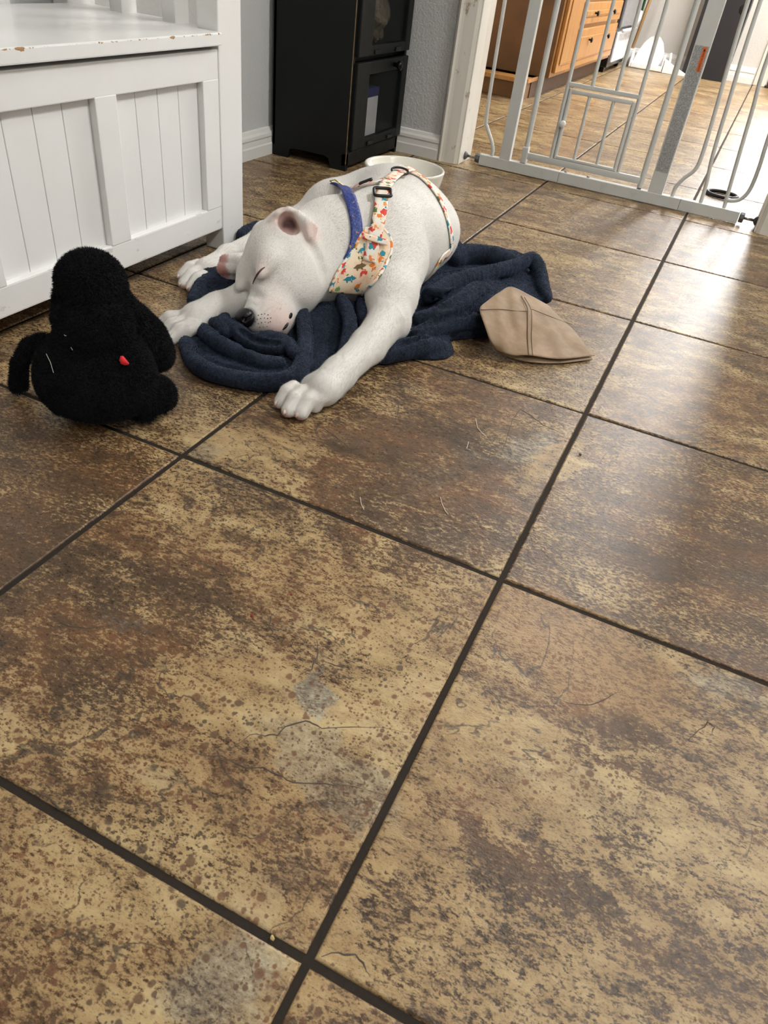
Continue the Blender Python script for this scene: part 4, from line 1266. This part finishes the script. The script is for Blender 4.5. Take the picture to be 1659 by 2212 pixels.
# rolls on the right
fold([(985, 560, .028), (1010, 549, .034), (1073, 553, .034), (1118, 567, .030)], [0.019, 0.021, 0.019, 0.012], 0.005)
fold([(925, 640, .040), (970, 614, .046), (1020, 597, .048), (1075, 585, .046), (1118, 572, .048), (1147, 560, .052), (1164, 580, .042), (1174, 620, .024), (1182, 645, .014)], [0.014, 0.017, 0.016, 0.015, 0.014, 0.015, 0.013, 0.010], 0.004)
fold([(905, 690, .036), (955, 676, .046), (1000, 648, .056), (1028, 628, .058), (1048, 634, .050), (1046, 656, .040), (1010, 668, .036), (960, 682, .034)], [0.013, 0.016, 0.017, 0.018, 0.017, 0.014, 0.012, 0.010], 0.003)
fold([(900, 722, .028), (960, 702, .032), (1010, 692, .032), (1042, 702, .024)], [0.014, 0.017, 0.018, 0.013], 0.004)
fold([(822, 772, .014), (870, 756, .019), (915, 746, .021), (955, 745, .016)], [0.011, 0.016, 0.016, 0.010], 0.008)
fold([(925, 628, .052), (965, 634, .058), (1000, 622, .058)], [0.008, 0.009, 0.007], 0.006)
bl.ell(at(1110, 612, 0.006), (0.06, 0.06, 0.022), None, 0.02)
# the creases between them
fold([(985, 590, .056), (1030, 576, .050), (1085, 570, .050), (1120, 570, .044)], [0.006, 0.0075, 0.0075, 0.004], 0.006, True)
fold([(935, 656, .052), (985, 632, .056), (1030, 608, .052), (1085, 600, .048), (1130, 592, .046)], [0.006, 0.008, 0.008, 0.008, 0.005], 0.006, True)
fold([(895, 706, .042), (955, 693, .042), (1000, 681, .044), (1050, 672, .036)], [0.005, 0.007, 0.008, 0.006], 0.005, True)
fold([(860, 746, .032), (920, 732, .032), (985, 722, .028)], [0.004, 0.006, 0.005], 0.006, True)
fold([(1000, 640, .070), (975, 655, .066), (950, 664, .060)], [0.004, 0.005, 0.003], 0.008, True)
fold([(1133, 590, .058), (1144, 606, .046), (1150, 628, .032)], 0.0075, 0.006, True)
# small scale lumps of the pile
A_ = (0.0006 * np.sin(X2 * 210 + 2 * np.sin(Y2 * 160)) * np.sin(Y2 * 190 + 1.5 * np.sin(X2 * 140)))[:, :, None]
bl.D += A_.astype(np.float32)
# lies under the dog: pressed down where the dog rests on it
sl = tuple(slice(n0[i], n0[i] + dog.n[i]) for i in range(3))
nz = min(bl.n[2], dog.n[2])
nx = min(bl.n[0] - n0[0], dog.n[0]); ny = min(bl.n[1] - n0[1], dog.n[1])
sub_ = bl.D[n0[0]:n0[0] + nx, n0[1]:n0[1] + ny, :nz]
dd = 0.0008 - dog.D[:nx, :ny, :nz]
bl.D[n0[0]:n0[0] + nx, n0[1]:n0[1] + ny, :nz] = np.maximum(sub_, dd)
bl.D = np.maximum(bl.D, (-0.858 - X2)[:, :, None].astype(np.float32))
bl.floor(0.0006, 0.002)
V, F = bl.mesh('blanket')
V = relax(V, F, 1, 0.5)


def plush(name, rgb, tip, bumpd=0.004):
    t = NT(name)
    p = t.pos()
    n1 = t.noise(p, 260, 4, 0.7, 0.5); n2 = t.noise(p, 30, 3, 0.6)
    f = t.math('ADD', t.math('MULTIPLY', n1, 0.6), t.math('MULTIPLY', n2, 0.4))
    t.set(Base_Color=t.mix(t.mapr(f, 0.38, 0.62), rgb, tip), Roughness=0.85, Sheen_Weight=0.35, Sheen_Roughness=0.4, Sheen_Tint=tuple(min(1, c * 8) for c in tip) + (1,),
          Specular_IOR_Level=0.2, Normal=t.bump(n1, 0.8, bumpd))
    return t.m


M_NAVY = plush('navy_plush', srgb(17, 22, 32), srgb(43, 51, 67), 0.003)
bk = link('blanket', np_mesh('blanket', V, F), M_NAVY)
tag(bk, 'rumpled dark navy plush blanket spread under the sleeping dog', 'blanket')


def blades(name, V, F, n, length, width, mat, parent, seed, droop=0.3, zmax=None):
    """short pile: one thin triangle for each fibre tuft"""
    rnd = np.random.default_rng(seed)
    a, b, c = V[F[:, 0]], V[F[:, 1]], V[F[:, 2]]
    nr = np.cross(b - a, V[F[:, 3]] - a); ar = np.linalg.norm(nr, axis=1); nr /= ar[:, None] + 1e-12
    up = nr[:, 2] > -0.6
    pr = ar * up; pr /= pr.sum()
    i = rnd.choice(len(F), n, p=pr)
    u, v = rnd.random((n, 1)), rnd.random((n, 1))
    P = a[i] * (1 - u) * (1 - v) + b[i] * u * (1 - v) + c[i] * u * v + V[F[i, 3]] * (1 - u) * v
    d = nr[i] + rnd.normal(0, 0.45, (n, 3)); d[:, 2] -= droop
    d /= np.linalg.norm(d, axis=1)[:, None]
    s = np.cross(d, rnd.normal(0, 1, (n, 3))); s /= np.linalg.norm(s, axis=1)[:, None] + 1e-9
    L = length * rnd.uniform(0.5, 1.15, (n, 1))
    T_ = np.empty((n, 3, 3)); T_[:, 0] = P - s * width; T_[:, 1] = P + s * width; T_[:, 2] = P + d * L
    T_[:, :, 2] = np.maximum(T_[:, :, 2], 0.0004)
    me = np_mesh(name, T_.reshape(-1, 3), np.arange(3 * n).reshape(n, 3), False)
    o = link(name, me, mat, parent)
    o['kind'] = 'stuff'
    return o


blades('pile', V, F, 140000, 0.0019, 0.00045, M_NAVY, bk, 3, 0.0)

# the dog's own short coat: fine hairs lying along the body
def coat(V, F, n, seed):
    rnd = np.random.default_rng(seed)
    a, b, c, d = (V[F[:, i]] for i in range(4))
    nr = np.cross(b - a, d - a); ar = np.linalg.norm(nr, axis=1); nr /= ar[:, None] + 1e-12
    keep = nr[:, 2] > -0.75
    for q_, r_ in ((hp(0.14, -0.005), 0.030), (hp(0.10, -0.055, 0.03), 0.022), (ep(622, 487, 0.0), 0.026)):
        keep &= np.linalg.norm(a - q_, axis=1) > r_
    pr = ar * keep; pr /= pr.sum()
    i = rnd.choice(len(F), n, p=pr)
    u, v = rnd.random((n, 1)), rnd.random((n, 1))
    P = a[i] * (1 - u) * (1 - v) + b[i] * u * (1 - v) + c[i] * u * v + d[i] * (1 - u) * v
    N_ = nr[i]
    fl_ = np.zeros((n, 3)); fl_[:, 1] = np.where(P[:, 1] > 0.93, 0.8, -0.8); fl_[:, 2] = -0.5
    hd_ = np.linalg.norm(P - KH, axis=1) < 0.11
    fl_[hd_] = -ha
    fl_ -= N_ * (fl_ * N_).sum(1)[:, None]; fl_ /= np.linalg.norm(fl_, axis=1)[:, None] + 1e-6
    D_ = fl_ + N_ * 0.28 + rnd.normal(0, 0.16, (n, 3)); D_ /= np.linalg.norm(D_, axis=1)[:, None]
    S_ = np.cross(D_, N_); S_ /= np.linalg.norm(S_, axis=1)[:, None] + 1e-9
    L = 0.0052 * rnd.uniform(0.5, 1.1, (n, 1)); L[hd_] *= 0.6
    T_ = np.empty((n, 3, 3)); T_[:, 0] = P - S_ * 0.00022; T_[:, 1] = P + S_ * 0.00022; T_[:, 2] = P + D_ * L
    T_[:, :, 2] = np.maximum(T_[:, :, 2], 0.0006)
    me = np_mesh('coat', T_.reshape(-1, 3), np.arange(3 * n).reshape(n, 3), False)
    color_attr(me, np.repeat(DC[F[i, 0]], 3, 0))
    o = link('coat', me, dm.m, dog_o); o['kind'] = 'stuff'


coat(DV, DF, 240000, 11)

# ------------------------------------------------------------------ tan garment at the blanket's corner
t = NT('tan_cotton')
p = t.pos()
wv = t.noise(t.vmath('MULTIPLY', p, (1, 3, 1)), 400, 2, 0.6); n2 = t.noise(p, 26, 4, 0.6)
t.set(Base_Color=t.mix(t.mapr(n2, 0.35, 0.7), srgb(130, 106, 80), srgb(154, 129, 100)), Roughness=0.7, Sheen_Weight=0.15, Normal=t.bump(t.math('ADD', t.math('MULTIPLY', wv, 0.3), n2), 0.25, 0.003))
M_TAN = t.m
M_STITCH = plain('tan_stitching', srgb(112, 90, 66), 0.7)
garment = empty('tan_garment', tuple(at(1160, 700, 0.0)))
garment.location.z = 0
tag(garment, 'crumpled tan cotton garment with stitched seam lying beside the navy blanket', 'garment')
def wrinkle(x, y):
    # ridge folds running from the gathered top to the hem, in picture-plane layout units
    f = 0.0
    for (x0, y0, x1, y1, a, w) in ((1075, 640, 1092, 760, 0.0026, 12), (1108, 625, 1118, 700, 0.0022, 10), (1165, 655, 1215, 770, 0.0024, 13), (1195, 690, 1262, 752, 0.0018, 11)):
        ex, ey = x1 - x0, y1 - y0; L = ex * ex + ey * ey
        t_ = min(1, max(0, ((x - x0) * ex + (y - y0) * ey) / L))
        d = math.hypot(x - x0 - t_ * ex, y - y0 - t_ * ey)
        f += a * math.exp(-(d / w) ** 2)
    return f


def sheet(rows, name, thick, k=10, wr=1.0):
    R_ = [smooth_path([tuple(q) for q in r], k) for r in rows]
    cols = list(zip(*R_))
    cols = [smooth_path(list(c), k) for c in cols]
    P = [[tuple(at(x, y, max(0.002, z + wr * wrinkle(x, y)))) for x, y, z in c] for c in cols]
    o = part(MB().grid(P), name, M_TAN, garment, smooth=True)
    md = o.modifiers.new('thickness', 'SOLIDIFY'); md.thickness = thick; md.offset = 1.0
    return o
rows = [[(1052, 652, .064), (1076, 634, .067), (1104, 621, .068), (1146, 640, .058), (1186, 662, .036)],
        [(1036, 668, .062), (1078, 663, .060), (1120, 650, .061), (1168, 670, .044), (1212, 690, .025)],
        [(1046, 702, .052), (1088, 700, .047), (1140, 692, .047), (1186, 708, .031), (1240, 716, .017)],
        [(1058, 734, .036), (1098, 734, .031), (1139, 728, .031), (1196, 742, .019), (1264, 746, .012)],
        [(1073, 756, .018), (1108, 768, .014), (1142, 768, .017), (1208, 776, .010), (1285, 769, .0075)]]
up_ = sheet(rows, 'upper_layer', 0.0016)
low = [[(x + (2 if j < 4 else -2), y + 4 + (1.5 * i if i > 2 else 0), max(0.003, z - 0.006 - 0.001 * i)) for j, (x, y, z) in enumerate(r)] for i, r in enumerate(rows)]
low[-1] = [(1077, 763, .004), (1110, 775, .0035), (1148, 783, .0035), (1208, 785, .003), (1280, 777, .003)]
sheet(low, 'lower_layer', 0.0014, wr=0.0)
def seam(pts, r, name):
    P = [tuple(at(x, y, z + wrinkle(x, y))) for x, y, z in smooth_path(pts, 6)]
    part(MB().tube(P, r, 6), name, M_STITCH, garment, smooth=True)
seam([(1126, 640, .0655), (1139, 665, .0585), (1140, 692, .0490), (1140, 728, .0330), (1142, 766, .0190)], 0.0011, 'seam')
seam([(1133, 642, .064), (1147, 668, .0560), (1149, 694, .0465), (1148, 730, .0310), (1151, 768, .0180)], 0.0007, 'seam')
seam([(1038, 669, .0635), (1080, 668, .0605), (1118, 672, .0565), (1139, 672, .0565)], 0.0007, 'seam')
seam([(1149, 668, .0555), (1180, 680, .0415), (1215, 694, .0262), (1236, 701, .0205)], 0.0007, 'seam')

# ------------------------------------------------------------------ black plush toy dog
M_FUR = plush('black_plush', srgb(12, 12, 14), srgb(34, 34, 38), 0.006)
M_FUR.node_tree.nodes['Principled BSDF'].inputs['Sheen_Weight'.replace('_', ' ')].default_value = 0.12
ty_ = SDF((-0.86, 0.36, -0.004), (-0.46, 0.80, 0.32), 0.0035)
bc = at(208, 812, 0.066)
ty_.ell(bc, (0.079, 0.068, 0.066), np.array([unit([0.9, 0.42, 0]), unit([-0.42, 0.9, 0]), [0, 0, 1]]), 0.015)
ty_.rc(bc + np.array([0, 0.01, 0.015]), at(205, 700, 0.145), 0.060, 0.046, 0.015)
ty_.ell(at(209, 693, 0.152), (0.044, 0.042, 0.042), None, 0.004)
hc = at(197, 612, 0.195)
ty_.rc(at(206, 690, 0.145) + np.array([-0.02, 0.03, 0]), hc, 0.040, 0.036, 0.006)
ty_.ell(hc, (0.042, 0.042, 0.040), None, 0.004)
ty_.chain([at(158, 596, 0.196), at(150, 640, 0.170), at(144, 690, 0.143)], [0.013, 0.018, 0.018], 0.004)       # ear
ty_.chain([at(242, 626, 0.186), at(262, 662, 0.162), at(282, 690, 0.143)], [0.014, 0.018, 0.020], 0.005)
ty_.chain([at(278, 690, 0.130), at(310, 728, 0.090), at(326, 762, 0.050)], [0.026, 0.031, 0.033], 0.003)       # arm
ty_.chain([at(262, 834, 0.052), at(302, 850, 0.040), at(336, 854, 0.033)], [0.032, 0.031, 0.028], 0.003)       # leg
ty_.rc(at(285, 884, 0.016), at(314, 892, 0.014), 0.016, 0.013, 0.005)
ty_.rc(at(148, 828, 0.050), at(160, 852, 0.035), 0.036, 0.032, 0.010)
ty_.chain([at(122, 742, 0.100), at(92, 737, 0.104), at(62, 746, 0.096), at(42, 786, 0.062), at(40, 834, 0.014)], [0.010, 0.009, 0.009, 0.0095, 0.011], 0.003)   # tail
ty_.floor(0.001, 0.004)
V, F = ty_.mesh('toy')
V = relax(V, F, 1, 0.5)
toy = link('plush_toy_dog', np_mesh('plush_toy_dog', V, F), M_FUR)
tag(toy, 'black shaggy plush toy dog slumped on the tiles in front of the bench', 'plush toy')
blades('fur', V, F, 120000, 0.0055, 0.0006, M_FUR, toy, 5, 0.35)
TB = BVHTree.FromPolygons([tuple(v) for v in V], [tuple(f) for f in F.tolist()])
def tpick(px, py, off):
    d = unit(CF * FL + CR * (px - W / 2) - CU * (py - H / 2))
    q, n, _, _ = TB.ray_cast(Vector(CAM), Vector(d))
    return np.array(q) + np.array(n) * off
M_RED = plain('red_felt', srgb(206, 34, 36), 0.8)
tg = [(253, 766), (257, 768), (263, 778), (270, 785), (269, 788), (262, 788), (255, 784), (252, 776)]
bm_ = MB()
c0 = bm_.bm.verts.new(tpick(259, 778, 0.010)); vv = [bm_.bm.verts.new(tpick(x, y, 0.008)) for x, y in tg]
for i in range(len(vv)): bm_.bm.faces.new((c0, vv[i], vv[(i + 1) % len(vv)]))
o = part(bm_, 'felt_tag', M_RED, toy, smooth=True)
o.modifiers.new('thickness', 'SOLIDIFY').thickness = 0.0022
# stray pale hairs caught in the plush
for pts in (((110, 768), (118, 785), (122, 800), (124, 806)), ((160, 745), (164, 752)), ((148, 720), (150, 722), (152, 721))):
    part(MB().tube([tpick(x, y, 0.007) for x, y in pts], 0.00045, 5), 'stray_hair', plain('pale_hair', srgb(190, 186, 178), 0.6), toy)

# ------------------------------------------------------------------ harness and collar
def print_mat(name, base, pal, scale, fill=0.36):
    t = NT(name)
    p = t.pos()
    w_ = t.vmath('SCALE', t.vmath('SUBTRACT', t.noise(p, 170, 2, 0.5, color=True), (0.5, 0.5, 0.5)), s=0.014)
    vo = t.voro(t.vmath('ADD', p, w_), scale)
    s2 = t.n('ShaderNodeSeparateColor'); t.put(s2.inputs[0], vo['Color'])
    st_ = [(i / len(pal), srgb(*c)) for i, c in enumerate(pal)]
    c = t.ramp(s2.outputs[1], st_, 'CONSTANT')
    m = t.mapr(t.math('ADD', vo['Distance'], t.math('MULTIPLY', s2.outputs[0], 0.12)), fill + 0.05, fill)
    bg = t.mix(t.mapr(t.noise(p, 60, 2, 0.5), 0.45, 0.6), srgb(*base[0]), srgb(*base[1]))
    weave = t.noise(p, 1500, 1, 0.5)
    t.set(Base_Color=t.mix(m, bg, c), Roughness=0.7, Normal=t.bump(weave, 0.25, 0.0005))
    return t.m


DINO = [(232, 132, 52), (48, 142, 160), (118, 160, 84), (214, 62, 50), (112, 92, 50), (240, 170, 130), (232, 120, 60), (90, 120, 60)]
M_PLATE = print_mat('dinosaur_print_fabric', ((240, 222, 192), (238, 206, 176)), DINO, 62, 0.34)
M_STRAP = print_mat('dinosaur_print_webbing', ((236, 232, 220), (240, 214, 190)), [(214, 62, 50), (232, 132, 52), (90, 110, 60), (48, 142, 160), (214, 62, 50), (236, 150, 70)], 66, 0.44)
M_BPL = plain('black_buckle_plastic', srgb(22, 22, 24), 0.35)
harness = empty('dog_harness', tuple(pick(800, 560)[0]))
tag(harness, 'dog harness printed with colourful dinosaurs, buckled round the puppy', 'harness')


def ribbon(pts, width, mat, name, parent, off=0.003, thick=0.0018, k=5, widths=None, tail=False):
    P = smooth_path(pts, k)
    pn = [pick(x, y, off) for x, y in P]
    Q = np.array([a for a, b in pn]); N_ = np.array([b for a, b in pn])
    if tail:                                # runs on down the flank, under the body
        for j in range(1, 7):
            q, n_ = snap(pn[len(P) - 1][0] + np.array([-0.010 * j, 0.002 * j, -0.016 * j]), off)
            Q = np.vstack([Q, q]); N_ = np.vstack([N_, n_])
    for _ in range(3):                      # strap bridges hollows
        Q[1:-1] = 0.25 * Q[:-2] + 0.5 * Q[1:-1] + 0.25 * Q[2:]; N_[1:-1] = 0.25 * N_[:-2] + 0.5 * N_[1:-1] + 0.25 * N_[2:]
    rows = []
    for i in range(len(Q)):
        tg_ = unit(Q[min(i + 1, len(Q) - 1)] - Q[max(i - 1, 0)])
        n_ = unit(N_[i]); s_ = unit(np.cross(n_, tg_)); w2 = (width if widths is None else np.interp(i / (len(Q) - 1), np.linspace(0, 1, len(widths)), widths)) / 2
        rows.append([tuple(Q[i] + s_ * w2 * u + n_ * 0.0) for u in (-1, -0.5, 0, 0.5, 1)])
    o = part(MB().grid(rows), name, mat, parent, smooth=True)
    md = o.modifiers.new('thickness', 'SOLIDIFY'); md.thickness = thick; md.offset = 0.0
    return o


Lp = smooth_path([(708, 628), (719, 603), (736, 574), (759, 546), (776, 514), (789, 496)], 6)
Rp = smooth_path([(784, 633), (811, 612), (831, 584), (844, 548), (842, 518), (828, 499)], 6)
g_ = []
for (a, b), (c, d) in zip(Lp, Rp):
    g_.append([tuple(pick(a + (c - a) * u, b + (d - b) * u, 0.0045)[0]) for u in np.linspace(0, 1, 15)])
arr = np.array(g_)
for _ in range(4):
    arr[1:-1] = 0.25 * arr[:-2] + 0.5 * arr[1:-1] + 0.25 * arr[2:]
    arr[:, 1:-1] = 0.25 * arr[:, :-2] + 0.5 * arr[:, 1:-1] + 0.25 * arr[:, 2:]
plate = part(MB().grid([[tuple(q) for q in r] for r in arr]), 'chest_plate', M_PLATE, harness, smooth=True)
md = plate.modifiers.new('thickness', 'SOLIDIFY'); md.thickness = 0.004; md.offset = 0.0
# piped edge
edge = [arr[i, 0] for i in range(len(arr))] + [arr[-1, j] for j in range(1, 15)] + [arr[i, -1] for i in range(len(arr) - 2, -1, -1)]
part(MB().tube([tuple(q) for q in edge], 0.0032, 8), 'binding', M_STRAP, plate, smooth=True)
ribbon([(797, 566), (802, 540), (809, 512), (818, 470), (824, 432), (833, 408), (850, 390), (868, 378), (886, 373)], 0.024, M_STRAP, 'shoulder_strap', harness, 0.0095)
ribbon([(781, 513), (806, 521), (834, 529)], 0.010, M_STRAP, 'keeper_loop', harness, 0.0125)
ribbon([(884, 374), (905, 383), (930, 406), (950, 436), (964, 475), (972, 515), (973, 555), (962, 592)], 0.018, M_STRAP, 'girth_strap', harness, 0.004, 0.0025, tail=True)
ribbon([(752, 414), (775, 407), (800, 402), (822, 398), (842, 391)], 0.018, M_STRAP, 'far_strap', harness, 0.006)


def frame_on(px, py, wx, wy, bar_r, name, parent, off, tilt=0.0, crossbar=True):
    q, n_ = pick(px, py, off)
    q2, _ = pick(px + 8, py - 2, off)
    s_ = unit((CR + 0.0 * CU) - n_ * ((CR) @ n_)); u_ = np.cross(n_, s_)
    c_, si = math.cos(tilt), math.sin(tilt)
    s_, u_ = s_ * c_ + u_ * si, u_ * c_ - s_ * si
    pts = []
    for a in np.linspace(0, 2 * math.pi, 33)[:-1]:
        ca, sa = math.cos(a), math.sin(a)
        e = 0.28
        pts.append(q + s_ * wx * math.copysign(abs(ca) ** e, ca) + u_ * wy * math.copysign(abs(sa) ** e, sa))
    m = MB().tube([tuple(v) for v in pts], bar_r, 8, closed=True)
    if crossbar: m.tube([tuple(q - s_ * wx), tuple(q + s_ * wx)], bar_r * 0.8, 8)
    return part(m, name, M_BPL, parent, smooth=True)


frame_on(825, 427, 0.0155, 0.0115, 0.0028, 'adjuster', harness, 0.0115, 0.05, False)
frame_on(793, 401, 0.012, 0.005, 0.0025, 'adjuster', harness, 0.008)
# leash ring standing on the back
q, n_ = pick(862, 383, 0.006)
s_ = unit(CR - n_ * (CR @ n_)); u_ = np.cross(n_, s_)
pts = [q + s_ * 0.017 * math.cos(a) + (0.35 * n_ + 0.75 * u_) * 0.012 * math.sin(a) + n_ * 0.006 for a in np.linspace(0, 2 * math.pi, 29)[:-1]]
part(MB().tube([tuple(v) for v in pts], 0.0022, 8, closed=True), 'leash_ring', M_BPL, harness, smooth=True)

# printed dinosaurs on the chest plate
def decal(shape, px, py, sc, rgb, rot=0.0):
    c_, s_ = math.cos(rot), math.sin(rot)
    bm_ = MB()
    PB = BVHTree.FromPolygons([tuple(v) for v in arr.reshape(-1, 3)], [(i * 15 + j, i * 15 + j + 1, (i + 1) * 15 + j + 1, (i + 1) * 15 + j) for i in range(len(arr) - 1) for j in range(14)])
    def pp(x, y):
        X_, Y_ = px + sc * (x * c_ - y * s_), py - sc * (x * s_ + y * c_)
        d = unit(CF * FL + CR * (X_ - W / 2) - CU * (Y_ - H / 2))
        r = PB.ray_cast(Vector(CAM), Vector(d))
        if r[0] is None: return None
        return Vector(np.array(r[0]) - d * 0.0026)
    P = [pp(x, y) for x, y in shape]
    P = [q for q in P if q is not None]
    if len(P) < 5: bm_.bm.free(); return
    vv = [bm_.bm.verts.new(q) for q in P]
    f = bm_.bm.faces.new(vv)
    bmesh.ops.triangulate(bm_.bm, faces=[f])
    part(bm_, 'printed_dinosaur', plain('print_%d_%d_%d' % rgb, srgb(*rgb), 0.7), plate)
BRONTO = [(-1, -0.1), (-0.6, 0.15), (-0.2, 0.35), (0.2, 0.35), (0.45, 0.2), (0.6, 0.55), (0.75, 0.85), (1.0, 0.85), (1.02, 0.7), (0.85, 0.62), (0.72, 0.2), (0.5, -0.1), (0.48, -0.5), (0.3, -0.5), (0.25, -0.2), (-0.2, -0.2), (-0.25, -0.5), (-0.42, -0.5), (-0.45, -0.1)]
TRICE = [(-1, 0.0), (-0.7, 0.15), (-0.3, 0.42), (0.2, 0.42), (0.45, 0.62), (0.62, 0.35), (0.8, 0.4), (0.78, 0.22), (1.05, 0.2), (0.9, 0.02), (0.6, -0.1), (0.4, -0.15), (0.38, -0.45), (0.2, -0.45), (0.15, -0.2), (-0.25, -0.2), (-0.3, -0.45), (-0.48, -0.45), (-0.5, -0.12)]
decal(TRICE, 755, 604, 15, (44, 130, 152), 0.1)
decal(TRICE, 777, 577, 15, (108, 88, 46), 0.2)
decal(BRONTO, 782, 540, 12, (40, 138, 158), 0.5)
decal(BRONTO, 806, 598, 14, (232, 122, 44), 0.4)
decal(TRICE, 776, 619, 13, (226, 128, 52), 0.2)
decal(BRONTO, 822, 560, 12, (236, 130, 56), 1.2)
decal(TRICE, 742, 587, 9, (204, 58, 46), 0.8)
decal(TRICE, 781, 593, 6, (206, 50, 48), 1.3)
decal(TRICE, 726, 610, 11, (236, 126, 40), 0.9)

# blue collar, slack round the neck
CP = []
for (x, y), off in zip(smooth_path([(746, 576), (756, 557), (765, 535), (769, 510), (768, 482), (761, 452), (750, 427), (738, 409)], 5), np.interp(np.linspace(0, 1, 36), [0, 0.15, 0.7, 1], [-0.004, 0.004, 0.005, 0.016])):
    CP.append(pick(x, y, off)[0])
dl_ = np.linalg.norm(CP[-1] - CAM)
for x, y, dd_ in ((729, 402, 0.016), (720, 400, 0.034), (711, 403, 0.052), (705, 412, 0.066), (702, 428, 0.078), (702, 450, 0.088), (705, 480, 0.095)):
    CP.append(along(x, y, dl_ + dd_))
CP = np.array(CP)
for _ in range(3): CP[1:-1] = 0.25 * CP[:-2] + 0.5 * CP[1:-1] + 0.25 * CP[2:]
cc = (CP[4] + CP[-1]) / 2
collar = empty('dog_collar', tuple(cc)); tag(collar, 'blue patterned dog collar with metal edged buckle, loose round the neck', 'collar')
t = NT('blue_collar_print')
p = t.pos()
v1 = t.voro(t.vmath('ADD', p, t.vmath('SCALE', t.noise(p, 220, 2, 0.5, color=True), s=0.01)), 150, 'DISTANCE_TO_EDGE')
n1 = t.noise(p, 130, 3, 0.6)
c = t.mix(t.mapr(v1['Distance'], 0.10, 0.03, 0, 0.55), srgb(34, 52, 122), srgb(92, 112, 176))
c = t.mix(t.mapr(n1, 0.63, 0.68), c, srgb(198, 150, 60))
c = t.mix(t.mapr(n1, 0.36, 0.33), c, srgb(20, 30, 78))
t.set(Base_Color=c, Roughness=0.55, Normal=t.bump(t.noise(p, 1400, 1, 0.5), 0.25, 0.0005))
rows = []
for i in range(len(CP)):
    tg_ = unit(CP[min(i + 1, len(CP) - 1)] - CP[max(i - 1, 0)])
    out = CP[i] - cc; out = unit(out - tg_ * (out @ tg_))
    w_ = unit(np.cross(out, tg_))
    rows.append([tuple(CP[i] + w_ * 0.0105 * u) for u in (-1, -0.5, 0, 0.5, 1)])
    if i == 36: top_c, nrm, tt, rt_ = CP[i] + out * 0.002, w_, tg_, out
o = part(MB().grid(rows), 'band', t.m, collar, smooth=True)
md = o.modifiers.new('thickness', 'SOLIDIFY'); md.thickness = 0.0025; md.offset = 0.0
M_BRASS = plain('brass_buckle', srgb(206, 178, 110), 0.25, 0.9)
bk_ = MB()
loop = [top_c + nrm * 0.0135 * sx + tt * 0.013 * sy + rt_ * 0.001 for sx, sy in ((-1, -1), (1, -1), (1, 1), (-1, 1))]
bk_.tube([tuple(v) for v in loop], 0.0016, 8, closed=True)
part(bk_, 'buckle', M_BRASS, collar, smooth=True)
